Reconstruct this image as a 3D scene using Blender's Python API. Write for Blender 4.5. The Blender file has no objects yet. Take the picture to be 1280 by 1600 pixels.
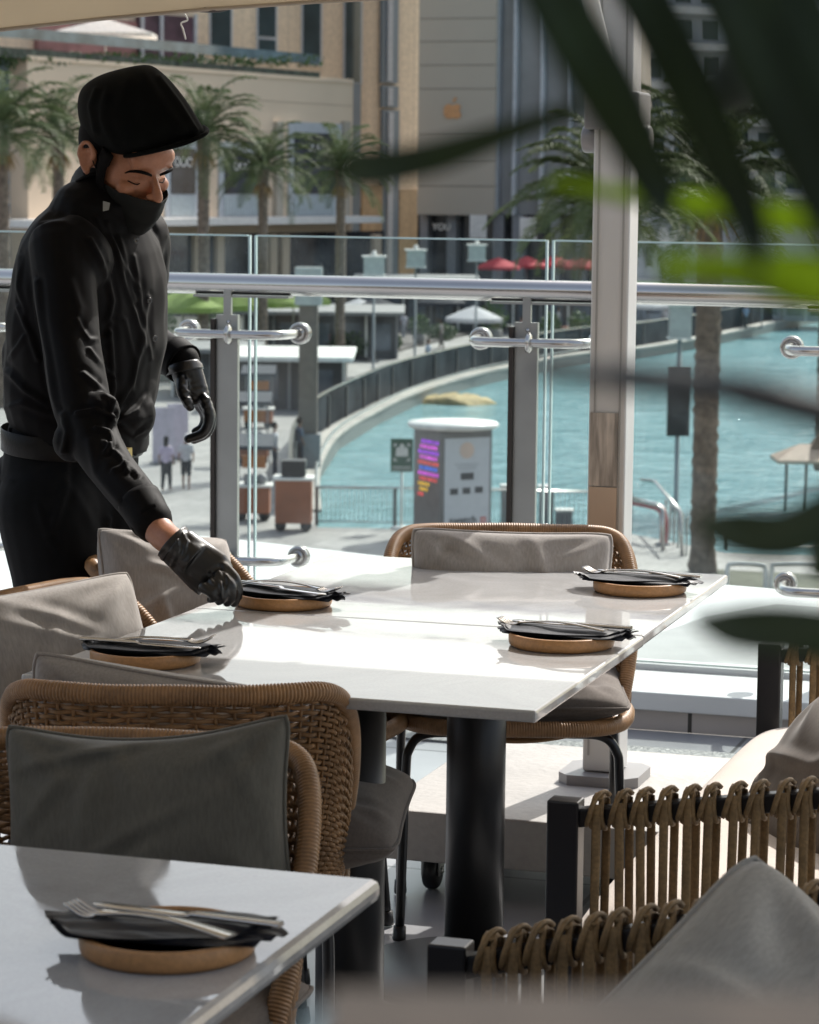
import bpy, bmesh, math, random
import numpy as np
from mathutils import Vector, Matrix
R = math.radians
sc = bpy.context.scene
col = sc.collection
rnd = random.Random(7)

# ---------------------------------------------------------------- camera
F_PX, ROLL, PITCH, YAW, EYE = 4200., .0104, math.atan(513/4200.), R(17.8), 1.5
fw = Vector((-math.sin(YAW)*math.cos(PITCH), math.cos(YAW)*math.cos(PITCH), -math.sin(PITCH)))
r0 = Vector((math.cos(YAW), math.sin(YAW), 0)); u0 = r0.cross(fw)
rt = r0*math.cos(ROLL) + u0*math.sin(ROLL); up = rt.cross(fw)
fh = Vector((-math.sin(YAW), math.cos(YAW), 0))
CAM = Vector((0, 0, EYE))
cd = bpy.data.cameras.new('camera'); cam = bpy.data.objects.new('camera', cd); col.objects.link(cam)
cam.matrix_world = Matrix(((rt.x, up.x, -fw.x, 0), (rt.y, up.y, -fw.y, 0), (rt.z, up.z, -fw.z, EYE), (0, 0, 0, 1)))
cd.sensor_fit = 'VERTICAL'; cd.sensor_height = 36; cd.lens = 36*F_PX/1600
cd.clip_start = .05; cd.clip_end = 3000
cd.dof.use_dof = True; cd.dof.focus_distance = 4.7; cd.dof.aperture_fstop = 13; cd.dof.aperture_blades = 0
sc.camera = cam
# ---------------------------------------------------------------- light
EL, AZ = R(43), math.atan2(.23, .97)
w = bpy.data.worlds.new('World'); sc.world = w; w.use_nodes = True
nt = w.node_tree; bg = nt.nodes['Background']
sky = nt.nodes.new('ShaderNodeTexSky'); sky.sky_type = 'NISHITA'; sky.sun_disc = False
sky.sun_elevation = EL; sky.sun_rotation = AZ; sky.air_density = 1.3; sky.dust_density = 3.5; sky.ozone_density = 1
hs = nt.nodes.new('ShaderNodeHueSaturation'); hs.inputs['Saturation'].default_value = .68
nt.links.new(sky.outputs[0], hs.inputs['Color']); nt.links.new(hs.outputs[0], bg.inputs[0]); bg.inputs[1].default_value = .15
sd = bpy.data.lights.new('sun', 'SUN'); sd.energy = 4.1; sd.angle = R(.5); sd.color = (1, .965, .91)
so = bpy.data.objects.new('sun', sd); col.objects.link(so)
SUN = Vector((math.sin(AZ)*math.cos(EL), math.cos(AZ)*math.cos(EL), math.sin(EL)))
so.rotation_euler = (-SUN).to_track_quat('-Z', 'Y').to_euler(); so.location = (2, 8, 9)
sc.view_settings.view_transform = 'Standard'; sc.view_settings.look = 'None'
sc.view_settings.exposure = .48; sc.view_settings.gamma = 1; sc.view_settings.use_curve_mapping = False
cy = sc.cycles
cy.max_bounces = 10; cy.transparent_max_bounces = 24; cy.diffuse_bounces = 4; cy.glossy_bounces = 4
cy.use_denoising = True; cy.caustics_reflective = False; cy.caustics_refractive = False; cy.sample_clamp_indirect = 6

# ---------------------------------------------------------------- placing: a pixel of the photo + a depth or a height
def ray(x, y): return fw*F_PX + rt*(x-640) - up*(y-800)
def GP(x, y, z): d = ray(x, y); return CAM + d*((z-EYE)/d.z)
def PD(x, y, d): return CAM + ray(x, y)*(d/F_PX)
def YP(x, y, Y): d = ray(x, y); return CAM + d*(Y/d.y)

# ---------------------------------------------------------------- objects
def link(o, parent=None):
    col.objects.link(o)
    if parent: o.parent = parent
    return o
def tag(o, label=None, cat=None, group=None, kind=None):
    if label: o['label'] = label
    if cat: o['category'] = cat
    if group: o['group'] = group
    if kind: o['kind'] = kind
    return o
def thing(name, label, cat, loc=(0, 0, 0), rz=0, group=None):
    o = link(bpy.data.objects.new(name, None)); o.location = loc; o.rotation_euler = (0, 0, rz)
    o.empty_display_size = .1
    return tag(o, label, cat, group)
def copy_tree(o, parent=None, top=True):
    c = o.copy(); col.objects.link(c); c.parent = parent
    for ch in list(o.children): copy_tree(ch, c, False)
    return c

class MB:
    def __init__(s): s.v = []; s.f = []; s.sm = []
    def add(s, vs, fs, smooth=False):
        n = len(s.v); s.v += [tuple(p) for p in vs]
        s.f += [tuple(i+n for i in f) for f in fs]; s.sm += [smooth]*len(fs); return s
    def box(s, c, size, rz=0, M=None):
        a, b, d = size[0]/2, size[1]/2, size[2]/2; vs = []
        cs, sn = math.cos(rz), math.sin(rz)
        for z in (-d, d):
            for x, y in ((-a, -b), (a, -b), (a, b), (-a, b)):
                p = Vector((x*cs-y*sn, x*sn+y*cs, z))
                if M is not None: p = M @ p
                vs.append(Vector(c)+p)
        return s.add(vs, [(3, 2, 1, 0), (4, 5, 6, 7), (0, 1, 5, 4), (1, 2, 6, 5), (2, 3, 7, 6), (3, 0, 4, 7)])
    def prism(s, poly, z0, z1):
        n = len(poly)
        vs = [(p[0], p[1], z0) for p in poly]+[(p[0], p[1], z1) for p in poly]
        return s.add(vs, [tuple(range(n))[::-1], tuple(range(n, 2*n))]+[(i, (i+1) % n, n+(i+1) % n, n+i) for i in range(n)])
    def slab(s, a, b, c, d, off):       # quad a b c d extruded by vector off
        vs = [a, b, c, d]+[Vector(p)+off for p in (a, b, c, d)]
        return s.add(vs, [(3, 2, 1, 0), (4, 5, 6, 7), (0, 1, 5, 4), (1, 2, 6, 5), (2, 3, 7, 6), (3, 0, 4, 7)])
    def tube(s, path, r, n=8, caps=True, closed=False, smooth=True, flat=1., up_hint=None):
        pts = [Vector(p) for p in path]; m = len(pts)
        if m < 2: return s
        T = []
        for i in range(m):
            if closed: t = pts[(i+1) % m]-pts[i-1]
            else: t = pts[min(i+1, m-1)]-pts[max(i-1, 0)]
            T.append(t.normalized() if t.length > 1e-9 else Vector((0, 0, 1)))
        h = Vector(up_hint) if up_hint else (Vector((0, 0, 1)) if abs(T[0].z) < .9 else Vector((1, 0, 0)))
        N = (h-T[0]*h.dot(T[0])).normalized(); vs = []
        for i in range(m):
            N = N-T[i]*N.dot(T[i]); N = N.normalized() if N.length > 1e-9 else T[i].orthogonal().normalized()
            B = T[i].cross(N)
            rr = r[i] if isinstance(r, (list, tuple)) else r
            for k in range(n):
                a = 2*math.pi*k/n; vs.append(pts[i]+N*(math.cos(a)*rr)+B*(math.sin(a)*rr*flat))
        fs = []
        for i in range(m if closed else m-1):
            j = (i+1) % m
            for k in range(n): fs.append((i*n+k, i*n+(k+1) % n, j*n+(k+1) % n, j*n+k))
        if caps and not closed: fs += [tuple(range(n))[::-1], tuple(range((m-1)*n, m*n))]
        return s.add(vs, fs, smooth)
    def lathe(s, prof, c=(0, 0, 0), n=32, axis='Z', smooth=True):
        c = Vector(c); vs = []
        for r, z in prof:
            for k in range(n):
                a = 2*math.pi*k/n; x, y = r*math.cos(a), r*math.sin(a)
                vs.append(c+(Vector((x, y, z)) if axis == 'Z' else axis @ Vector((x, y, z))))
        m = len(prof)
        fs = [(i*n+k, i*n+(k+1) % n, (i+1)*n+(k+1) % n, (i+1)*n+k) for i in range(m-1) for k in range(n)]
        fs += [tuple(range(n))[::-1], tuple(range((m-1)*n, m*n))]
        return s.add(vs, fs, smooth)
    def ball(s, c, r, n=12, sc3=(1, 1, 1), M=None):
        prof = []; m = max(4, n//2); c = Vector(c); vs = []; fs = []
        for i in range(m+1):
            a = math.pi*i/m
            for k in range(n):
                b = 2*math.pi*k/n
                p = Vector((math.sin(a)*math.cos(b)*r*sc3[0], math.sin(a)*math.sin(b)*r*sc3[1], math.cos(a)*r*sc3[2]))
                vs.append(c+(M @ p if M is not None else p))
        for i in range(m):
            for k in range(n): fs.append(((i+1)*n+k, (i+1)*n+(k+1) % n, i*n+(k+1) % n, i*n+k))
        return s.add(vs, fs, True)
    def grid(s, P, closed_u=False, smooth=True):   # P[i][j]
        m, n = len(P), len(P[0]); vs = [p for row in P for p in row]; fs = []
        for i in range(m-1):
            for j in range(n if closed_u else n-1):
                fs.append((i*n+j, i*n+(j+1) % n, (i+1)*n+(j+1) % n, (i+1)*n+j))
        return s.add(vs, fs, smooth)
    def mesh(s, name, off=None):
        me = bpy.data.meshes.new(name)
        vs = s.v if off is None else [(p[0]-off[0], p[1]-off[1], p[2]-off[2]) for p in s.v]
        me.from_pydata(vs, [], s.f)
        me.polygons.foreach_set('use_smooth', s.sm); me.update(); return me
    def build(s, name, m, parent=None, world=False, bevel=0):
        me = s.mesh(name, parent.location if (world and parent) else None)
        if m is not None: me.materials.append(m)
        o = link(bpy.data.objects.new(name, me), parent)
        if bevel:
            b = o.modifiers.new('bevel', 'BEVEL'); b.width = bevel; b.segments = 2; b.limit_method = 'ANGLE'; b.harden_normals = False
        return o
def smooth_path(pts, n=8, closed=False):       # Catmull-Rom
    P = [Vector(p) for p in pts]; out = []; m = len(P)
    for i in range(m if closed else m-1):
        a = P[(i-1) % m] if (closed or i > 0) else P[0]*2-P[1]
        b, c = P[i], P[(i+1) % m]
        d = P[(i+2) % m] if (closed or i+2 < m) else P[-1]*2-P[-2]
        for k in range(n):
            t = k/n; out.append(.5*((2*b)+(c-a)*t+(2*a-5*b+4*c-d)*t*t+(3*b-a-3*c+d)*t**3))
    if not closed: out.append(P[-1])
    return out
def resample(P, step):
    P = [Vector(p) for p in P]; L = [0]
    for a, b in zip(P, P[1:]): L.append(L[-1]+(b-a).length)
    n = max(2, int(L[-1]/step)+1); out = []; j = 0
    for i in range(n):
        s = L[-1]*i/(n-1)
        while j < len(L)-2 and L[j+1] < s: j += 1
        t = (s-L[j])/max(1e-9, L[j+1]-L[j]); out.append(P[j].lerp(P[j+1], min(1, max(0, t))))
    return out
def at_path(P, u):
    x = u*(len(P)-1); i = min(int(x), len(P)-2); return P[i].lerp(P[i+1], x-i)

# ---------------------------------------------------------------- materials
MATS = {}
def mat(name, c, rough=.6, metal=0., var=.12, vs=4., bump=0., bs=150., sheen=0., coat=0., spec=.5, trans=0., stretch=(1, 1, 1),
        var2=0., vs2=60., emis=0., alpha=None):
    if name in MATS: return MATS[name]
    m = bpy.data.materials.new(name); m.use_nodes = True; MATS[name] = m
    nt = m.node_tree; N, L = nt.nodes, nt.links; b = N['Principled BSDF']
    tc = N.new('ShaderNodeTexCoord'); mp = N.new('ShaderNodeMapping'); mp.inputs['Scale'].default_value = stretch
    L.new(tc.outputs['Object'], mp.inputs[0])
    c = tuple(c[:3])
    def cm(f): return tuple(min(1, x*f) for x in c)+(1,)
    nz = N.new('ShaderNodeTexNoise'); nz.inputs['Scale'].default_value = vs; nz.inputs['Detail'].default_value = 5
    L.new(mp.outputs[0], nz.inputs[0])
    rp = N.new('ShaderNodeMapRange'); rp.inputs[1].default_value = .3; rp.inputs[2].default_value = .7
    L.new(nz.outputs[0], rp.inputs[0])
    mx = N.new('ShaderNodeMix'); mx.data_type = 'RGBA'; mx.inputs[6].default_value = cm(1-var); mx.inputs[7].default_value = cm(1+var)
    L.new(rp.outputs[0], mx.inputs[0]); out = mx.outputs[2]
    if var2:
        n2 = N.new('ShaderNodeTexNoise'); n2.inputs['Scale'].default_value = vs2; n2.inputs['Detail'].default_value = 2
        L.new(mp.outputs[0], n2.inputs[0])
        r2 = N.new('ShaderNodeMapRange'); r2.inputs[1].default_value = .3; r2.inputs[2].default_value = .7
        r2.inputs[3].default_value = 1-var2; r2.inputs[4].default_value = 1+var2; L.new(n2.outputs[0], r2.inputs[0])
        m2 = N.new('ShaderNodeVectorMath'); m2.operation = 'SCALE'; L.new(out, m2.inputs[0]); L.new(r2.outputs[0], m2.inputs[3]); out = m2.outputs[0]
    L.new(out, b.inputs['Base Color'])
    b.inputs['Roughness'].default_value = rough; b.inputs['Metallic'].default_value = metal
    b.inputs['Specular IOR Level'].default_value = spec
    if sheen: b.inputs['Sheen Weight'].default_value = sheen; b.inputs['Sheen Roughness'].default_value = .4
    if coat: b.inputs['Coat Weight'].default_value = coat; b.inputs['Coat Roughness'].default_value = .05
    if bump:
        bn = N.new('ShaderNodeTexNoise'); bn.inputs['Scale'].default_value = bs; bn.inputs['Detail'].default_value = 3
        L.new(mp.outputs[0], bn.inputs[0]); bp = N.new('ShaderNodeBump'); bp.inputs['Strength'].default_value = min(1, bump)
        bp.inputs['Distance'].default_value = .3/bs; L.new(bn.outputs[0], bp.inputs['Height']); L.new(bp.outputs[0], b.inputs['Normal'])
    if emis: L.new(out, b.inputs['Emission Color']); b.inputs['Emission Strength'].default_value = emis
    if trans:
        o = N['Material Output']; tr = N.new('ShaderNodeBsdfTranslucent'); L.new(out, tr.inputs[0])
        ms = N.new('ShaderNodeMixShader'); ms.inputs[0].default_value = trans
        L.new(b.outputs[0], ms.inputs[1]); L.new(tr.outputs[0], ms.inputs[2]); L.new(ms.outputs[0], o.inputs[0])
    return m
def glass_mat(name, tint=(.9, .97, .95), refl=1.0, dirt=.03):
    if name in MATS: return MATS[name]
    m = bpy.data.materials.new(name); m.use_nodes = True; MATS[name] = m
    nt = m.node_tree; N, L = nt.nodes, nt.links; o = N['Material Output']; N.remove(N['Principled BSDF'])
    tr = N.new('ShaderNodeBsdfTransparent'); tr.inputs[0].default_value = tint+(1,)
    gl = N.new('ShaderNodeBsdfGlossy'); gl.inputs['Roughness'].default_value = .01
    fr = N.new('ShaderNodeFresnel'); fr.inputs[0].default_value = 1.45
    mu = N.new('ShaderNodeMath'); mu.operation = 'MULTIPLY'; L.new(fr.outputs[0], mu.inputs[0]); ge = N.new('ShaderNodeNewGeometry'); iv = N.new('ShaderNodeMath'); iv.operation = 'SUBTRACT'; iv.inputs[0].default_value = refl; L.new(ge.outputs['Backfacing'], iv.inputs[1]); mu.use_clamp = True; L.new(iv.outputs[0], mu.inputs[1])
    m1 = N.new('ShaderNodeMixShader'); L.new(mu.outputs[0], m1.inputs[0]); L.new(tr.outputs[0], m1.inputs[1]); L.new(gl.outputs[0], m1.inputs[2])
    df = N.new('ShaderNodeBsdfDiffuse'); df.inputs[0].default_value = (.7, .75, .75, 1)
    tc = N.new('ShaderNodeTexCoord'); nz = N.new('ShaderNodeTexNoise'); nz.inputs['Scale'].default_value = 6; nz.inputs['Detail'].default_value = 8
    L.new(tc.outputs['Object'], nz.inputs[0])
    rp = N.new('ShaderNodeMapRange'); rp.inputs[1].default_value = .45; rp.inputs[2].default_value = .8; rp.inputs[3].default_value = dirt*.4; rp.inputs[4].default_value = dirt*3
    L.new(nz.outputs[0], rp.inputs[0])
    m2 = N.new('ShaderNodeMixShader'); L.new(rp.outputs[0], m2.inputs[0]); L.new(m1.outputs[0], m2.inputs[1]); L.new(df.outputs[0], m2.inputs[2])
    L.new(m2.outputs[0], o.inputs[0]); return m
def tile_mat(name, c, grout, sx, sy, rough=.35, off=(0, 0, 0), var=.08, mortar=.006, offset=0.):
    m = bpy.data.materials.new(name); m.use_nodes = True; MATS[name] = m
    nt = m.node_tree; N, L = nt.nodes, nt.links; b = N['Principled BSDF']
    tc = N.new('ShaderNodeTexCoord'); mp = N.new('ShaderNodeMapping'); mp.inputs['Location'].default_value = off
    L.new(tc.outputs['Object'], mp.inputs[0])
    br = N.new('ShaderNodeTexBrick'); br.offset = offset; br.inputs['Scale'].default_value = 1
    br.inputs['Brick Width'].default_value = sx; br.inputs['Row Height'].default_value = sy
    br.inputs['Mortar Size'].default_value = mortar; br.inputs['Mortar Smooth'].default_value = .1; br.inputs['Bias'].default_value = 0
    br.inputs['Color1'].default_value = tuple(x*(1-var) for x in c)+(1,); br.inputs['Color2'].default_value = tuple(x*(1+var) for x in c)+(1,)
    br.inputs['Mortar'].default_value = tuple(grout)+(1,); L.new(mp.outputs[0], br.inputs[0])
    nz = N.new('ShaderNodeTexNoise'); nz.inputs['Scale'].default_value = 3; nz.inputs['Detail'].default_value = 8; L.new(tc.outputs['Object'], nz.inputs[0])
    r2 = N.new('ShaderNodeMapRange'); r2.inputs[1].default_value = .3; r2.inputs[2].default_value = .7; r2.inputs[3].default_value = .85; r2.inputs[4].default_value = 1.12
    L.new(nz.outputs[0], r2.inputs[0]); m2 = N.new('ShaderNodeVectorMath'); m2.operation = 'SCALE'
    L.new(br.outputs[0], m2.inputs[0]); L.new(r2.outputs[0], m2.inputs[3]); L.new(m2.outputs[0], b.inputs['Base Color'])
    b.inputs['Roughness'].default_value = rough
    bp = N.new('ShaderNodeBump'); bp.inputs['Strength'].default_value = .3; bp.inputs['Distance'].default_value = .003; bp.invert = True
    L.new(br.outputs['Fac'], bp.inputs['Height']); L.new(bp.outputs[0], b.inputs['Normal'])
    return m
def text_mesh(name, txt, size, m, parent, M, extrude=.002, align='CENTER', bold=0.):
    cu = bpy.data.curves.new(name, 'FONT'); cu.body = txt; cu.size = size; cu.extrude = extrude; cu.align_x = align; cu.align_y = 'CENTER'; cu.offset = bold
    o = bpy.data.objects.new(name, cu); col.objects.link(o)
    dg = bpy.context.evaluated_depsgraph_get(); me = bpy.data.meshes.new_from_object(o.evaluated_get(dg))
    bpy.data.objects.remove(o); me.materials.clear(); me.materials.append(m)
    me.transform(M); o2 = link(bpy.data.objects.new(name, me), parent); return o2
# ================================================================ SETTING
M_tile = tile_mat('floor_tile', (.33, .33, .34), (.10, .10, .10), .6, .6, .3, off=(.13, .48, 0))
M_conc = mat('concrete', (.38, .36, .335), .55, var=.16, vs=3, bump=.3, bs=60, var2=.05)
M_white = mat('white_stone', (.60, .60, .60), .5, var=.05, vs=4, bump=.15, bs=80)
M_ledge_grey = mat('ledge_grey', (.30, .30, .30), .6, var=.12, vs=6, bump=.3, bs=90)
M_pinkst = tile_mat('riser_stone', (.46, .41, .385), (.05, .045, .04), .62, .3, .5, off=(.25, .12, .05))
M_dark = mat('dark_metal', (.012, .012, .014), .35, var=.2, vs=8, spec=.5)
M_steel = mat('brushed_steel', (.55, .53, .51), .21, metal=1, var=.06, vs=9, stretch=(.4, 1, 1))
M_steel2 = mat('satin_steel_post', (.38, .385, .375), .40, metal=1, var=.1, vs=6)
M_glass = glass_mat('clear_glass', (.93, .975, .965), 1., .035)
M_gedge = mat('glass_edge', (.62, .78, .76), .15, var=.05, vs=3, spec=.8, emis=0)

def struct(name, mb, m, **k):
    o = mb.build(name, m, **k); o['kind'] = 'structure'; return o
# unseen restaurant front, added to block sky light: dark glazing and fascia
t = thing('sky_block_front', 'unseen dark glazed front added behind the camera to block sky light', 'building', (-2.5, -2.5, 0))
MB().box((-2.5, -2.62, 1.75), (13, .2, 3.5)).build('wall', mat('sky_block_wall', (.2, .17, .14), .6, var=.3, vs=.8), t, world=True)
MB().box((-2.5, -2.45, 3.45), (13, .5, .18)).build('fascia', mat('sky_block_fascia', (.16, .13, .10), .7), t, world=True)
for x in range(-8, 4, 2): MB().box((x+.5, -2.5, 1.5), (1.7, .05, 2.7)).build('window', mat('sky_block_glass', (.02, .022, .025), .08, spec=.7), t, world=True)
struct('terrace_floor', MB().prism([(-9, -2.5), (4, -2.5), (4, 7.19), (-9, 7.19)], -.25, 0), M_tile)
# raised step with overhanging stone sill
st = MB().box((-2.5, 7.22, .029), (13, .05, .058)); struct('step_riser', st, M_pinkst)
st = MB().prism([(-9, 7.172), (4, 7.172), (4, 7.50), (-9, 7.50)], .060, .111); struct('step_sill', st, M_white, bevel=.003)
OUT = [(4, 8.4), (-1.2, 9.14), (-1.647, 9.24), (-3.1, 9.49), (-3.89, 9.76), (-9, 10.9)]
struct('outer_ledge', MB().prism([(-9, 7.62), (4, 7.62)]+OUT, -.05, .108), M_white)
struct('ledge_grey_patch', MB().prism([(-1.9, 7.66), (3.9, 7.66), (3.9, 8.2), (-1.55, 8.86), (-1.72, 8.5)], .1085, .1125), M_ledge_grey)  # flat grey area on the white ledge beyond the glass
struct('terrace_wall', MB().prism([(-9, 7.3), (4, 7.3)]+[(x, y-.05) for x, y in OUT], -8, -.052), M_conc)
struct('floor_drain', MB().box((-2, 6.885, .004), (12, .115, .006)), mat('drain_metal', (.2, .2, .2), .5, metal=.6, bump=1, bs=60))

# ---------------------------------------------------------------- plaza and pool
PZ = -8.
near = [(495, 824), (700, 827), (985, 834), (1130, 862), (1330, 868)]
curve = [(496, 800), (494, 760), (500, 722), (530, 678), (594, 640), (650, 614), (735, 588), (804, 573), (925, 552), (1000, 545), (1130, 522), (1290, 488), (1500, 455)]
P2 = lambda x, y, z=PZ: tuple(GP(x, y, z))
pc = [P2(*p) for p in curve]; pn = [P2(*p) for p in near]
M_plaza = tile_mat('plaza_paving', (.27, .26, .25), (.16, .155, .15), 1.2, 1.2, .6, var=.14, mortar=.02, offset=.5)
# one sheet with the basin left open: far part round the pool, near part in front of it
rgt_far, rgt_near = pc[-1], pn[-1]
polyP = [(p[0], p[1]) for p in pc[::-1]]+[(p[0], p[1]) for p in pn]+[(420, pn[-1][1]), (420, -100), (-420, -100), (-420, 450), (420, 450), (420, pc[-1][1])]
mb = MB(); n = len(polyP); mb.add([(x, y, PZ) for x, y in polyP], [tuple(range(n))[::-1]])
struct('plaza_ground', mb, M_plaza)
# pool water and basin wall
mw = bpy.data.materials.new('pool_water'); mw.use_nodes = True; N, L = mw.node_tree.nodes, mw.node_tree.links; b = N['Principled BSDF']
tc = N.new('ShaderNodeTexCoord'); nz = N.new('ShaderNodeTexNoise'); nz.inputs['Scale'].default_value = .18; nz.inputs['Detail'].default_value = 6; nz.inputs['Distortion'].default_value = 1.5; L.new(tc.outputs['Object'], nz.inputs[0])
cr = N.new('ShaderNodeValToRGB'); cr.color_ramp.elements[0].position = .35; cr.color_ramp.elements[1].position = .65
cr.color_ramp.elements[0].color = (.11, .27, .30, 1); cr.color_ramp.elements[1].color = (.20, .38, .41, 1); L.new(nz.outputs[0], cr.inputs[0]); L.new(cr.outputs[0], b.inputs['Base Color'])
b.inputs['Roughness'].default_value = .12; b.inputs['IOR'].default_value = 1.33
mp = N.new('ShaderNodeMapping'); mp.inputs['Rotation'].default_value = (0, 0, YAW); mp.inputs['Scale'].default_value = (1, 1.0, 1); L.new(tc.outputs['Object'], mp.inputs[0])
wv = N.new('ShaderNodeTexNoise'); wv.inputs['Scale'].default_value = 1.1; wv.inputs['Detail'].default_value = 4; wv.inputs['Roughness'].default_value = .6; L.new(mp.outputs[0], wv.inputs[0])
bp = N.new('ShaderNodeBump'); bp.inputs['Strength'].default_value = .9; bp.inputs['Distance'].default_value = .3; L.new(wv.outputs[0], bp.inputs['Height']); L.new(bp.outputs[0], b.inputs['Normal'])
wz = PZ-.6
wp = polyP[:len(pc)+len(pn)]+[(420, pn[-1][1]), (420, pc[-1][1])]
mb = MB(); mb.add([(x, y, wz) for x, y in wp], [tuple(range(len(wp)))]); struct('pool_water', mb, mw)
mb = MB()
for seq in (pc, pn):
    for a, c in zip(seq, seq[1:]): mb.add([(a[0], a[1], wz-1), (c[0], c[1], wz-1), (c[0], c[1], PZ-.01), (a[0], a[1], PZ-.01)], [(0, 1, 2, 3)])
struct('pool_wall', mb, mat('basin_wall', (.12, .14, .14), .6))
def strip(seq, w0, w1, z0, z1):                 # ribbon beside a ground line, w to its left
    mb = MB(); P = [Vector((p[0], p[1], 0)) for p in seq]; rows = []
    for i, p in enumerate(P):
        t = (P[min(i+1, len(P)-1)]-P[max(i-1, 0)]).normalized(); nrm = Vector((-t.y, t.x, 0))
        a, c = p+nrm*w0, p+nrm*w1
        rows.append([(a.x, a.y, z0), (c.x, c.y, z0), (c.x, c.y, z1), (a.x, a.y, z1)])
    mb.grid(rows, closed_u=True, smooth=False); mb.add(rows[0], [(0, 1, 2, 3)]); mb.add(rows[-1], [(3, 2, 1, 0)]); return mb
cs = smooth_path(pc, 5)
struct('pool_coping', strip(cs, -.12, .6, PZ-.02, PZ+.08), mat('coping_stone', (.36, .34, .31), .7, var=.2, vs=.8))
t = thing('promenade_balustrade', 'dark grey glass balustrade curving along the far side of the turquoise pool', 'balustrade', tuple(cs[0]))
M_bal = mat('smoked_glass_panel', (.045, .05, .055), 1., var=.4, vs=.5, spec=0.)
strip(cs, .75, .81, PZ+.05, PZ+1.42).build('glass_panel', M_bal, t, world=True)
strip(cs, .72, .85, PZ+1.42, PZ+1.47).build('handrail', M_steel, t, world=True)
for i in range(0, len(cs)-6, 2):
    tt = (cs[i+1]-cs[i]).normalized(); nn = Vector((-tt.y, tt.x, 0)); p = cs[i]+nn*.70
    MB().box((p.x, p.y, PZ+.58), (.10, .10, 1.4)).build('post', mat('bal_post', (.05, .055, .06), .5), t, world=True)
t = thing('string_lights', 'string of small clear bulbs hung along the pool edge below the curved balustrade', 'string lights', tuple(cs[0]))
mb = MB()
sl = resample(cs[:40], .55); sl = [p+Vector((0, 0, .35)) for p in sl]
mb.tube(sl, .012, 4); mb.build('cable', M_dark, t, world=True)
mb = MB()
for p in sl: mb.ball(p-Vector((0, 0, .05)), .06, 6)
mb.build('bulb_row', mat('bulb_glass', (.8, .8, .75), .1, spec=1), t, world=True)
# near pool fence
def bar_fence(pts, h, label, barstep=.13, col_m=None, group=None):
    a0 = Vector(pts[0]); t = thing('pool_fence', label, 'fence', tuple(a0), group=group)
    top, bars = MB(), MB()
    P = [Vector(p) for p in pts]
    top.tube([p+Vector((0, 0, h)) for p in P], .035, 6); top.tube([p+Vector((0, 0, .12)) for p in P], .02, 5)
    for p in resample(P, barstep): bars.tube([p+Vector((0, 0, .12)), p+Vector((0, 0, h))], .009, 4)
    top.build('rail', M_steel, t, world=True); bars.build('bar_panel', col_m or M_steel2, t, world=True)
    for p in resample(P, 2.0): MB().box((p.x, p.y, p.z+h/2), (.09, .05, h)).build('post', mat('fence_post', (.06, .06, .065), .4), t, world=True)
    return t
q = [GP(x, y-3, PZ) for x, y in near[:3]]
bar_fence(q, 1.08, 'steel bar fence along the near pool edge beside the grey display pillar')
q = [GP(x, y, PZ) for x, y in ((1135, 858), (1215, 858), (1320, 860))]
bar_fence(q, .5, 'low steel fence at the pool edge right of the big palm trunk', .3)

# ---------------------------------------------------------------- things on the plaza
def cf(p, a=0.): return Matrix.Rotation(YAW+a, 4, 'Z')   # camera-facing frame
def bx(x, y): return GP(x, y, PZ)
M_br = mat('rust_panel', (.30, .11, .055), .6, var=.15, vs=1.5); M_navy = mat('navy_canvas', (.03, .035, .05), .8)
M_offw = mat('off_white_paint', (.72, .71, .68), .5); M_grey = mat('grey_paint', (.25, .25, .26), .5); M_blk = mat('black_paint', (.02, .02, .022), .4)
# display pillar
c = bx(706, 838); t = thing('display_pillar', 'grey display pillar with white cap, a white poster and coloured hexagon lights', 'kiosk', tuple(c), YAW+R(28))
S = 1.6; H = 2.95
MB().box((0, 0, H/2), (S, S*.95, H)).build('body', mat('pillar_grey', (.16, .155, .155), .3, spec=.6), t, bevel=.03)
mb = MB(); mb.lathe([(.2, H), (1.17, H+.02), (1.25, H+.1), (1.2, H+.17), (.2, H+.22)], n=24); mb.build('cap', M_offw, t)
pp = MB().box((.02, -S*.475-.012, 1.5), (1.38, .02, 2.5)).build('poster', mat('poster_white', (.55, .56, .6), .4, var=.03), t)
FR = Matrix.Translation((0, -S*.475-.026, 0)) @ Matrix.Rotation(R(90), 4, 'X')
def onf(x, z): return Matrix.Translation((x, -S*.475-.026, z)) @ Matrix.Rotation(R(90), 4, 'X')
text_mesh('lettering', 'swatch', .30, mat('ink', (.03, .03, .035), .5), pp, onf(-.1, .53), .004, bold=.006)
MB().box((.53, -S*.475-.024, .52), (.16, .01, .16)).build('emblem', mat('red_ink', (.45, .03, .03), .5), pp)
mb = MB(); mb.box((.53, -S*.475-.031, .52), (.10, .006, .032)); mb.box((.53, -S*.475-.0325, .52), (.032, .006, .10)); mb.build('cross', M_offw, pp)
for x, z, sx, sz in ((.02, 1.72, .40, .19), (-.38, 1.32, .24, .17), (0, 1.33, .24, .17), (.38, 1.34, .24, .17)):
    MB().box((x, -S*.475-.024, z), (sx, .012, sz)).build('swatch_square', mat('ink', (.03, .03, .035), .5), pp)
mb = MB(); mb.lathe([(.0, 0), (.22, .0), (.22, .01), (0, .012)], (0, -S*.475-.024, 2.42), 24, axis=Matrix.Rotation(R(90), 3, 'X'), smooth=False); mb.build('round_print', mat('peach_print', (.62, .47, .40), .5, var=.05), pp)
mb = MB()
for k in range(3): mb.box((.02, -S*.475-.023, 2.05-.07*k), (.75-.12*k, .006, .018))
mb.build('small_print', mat('grey_ink', (.25, .25, .28), .5), pp)
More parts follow.
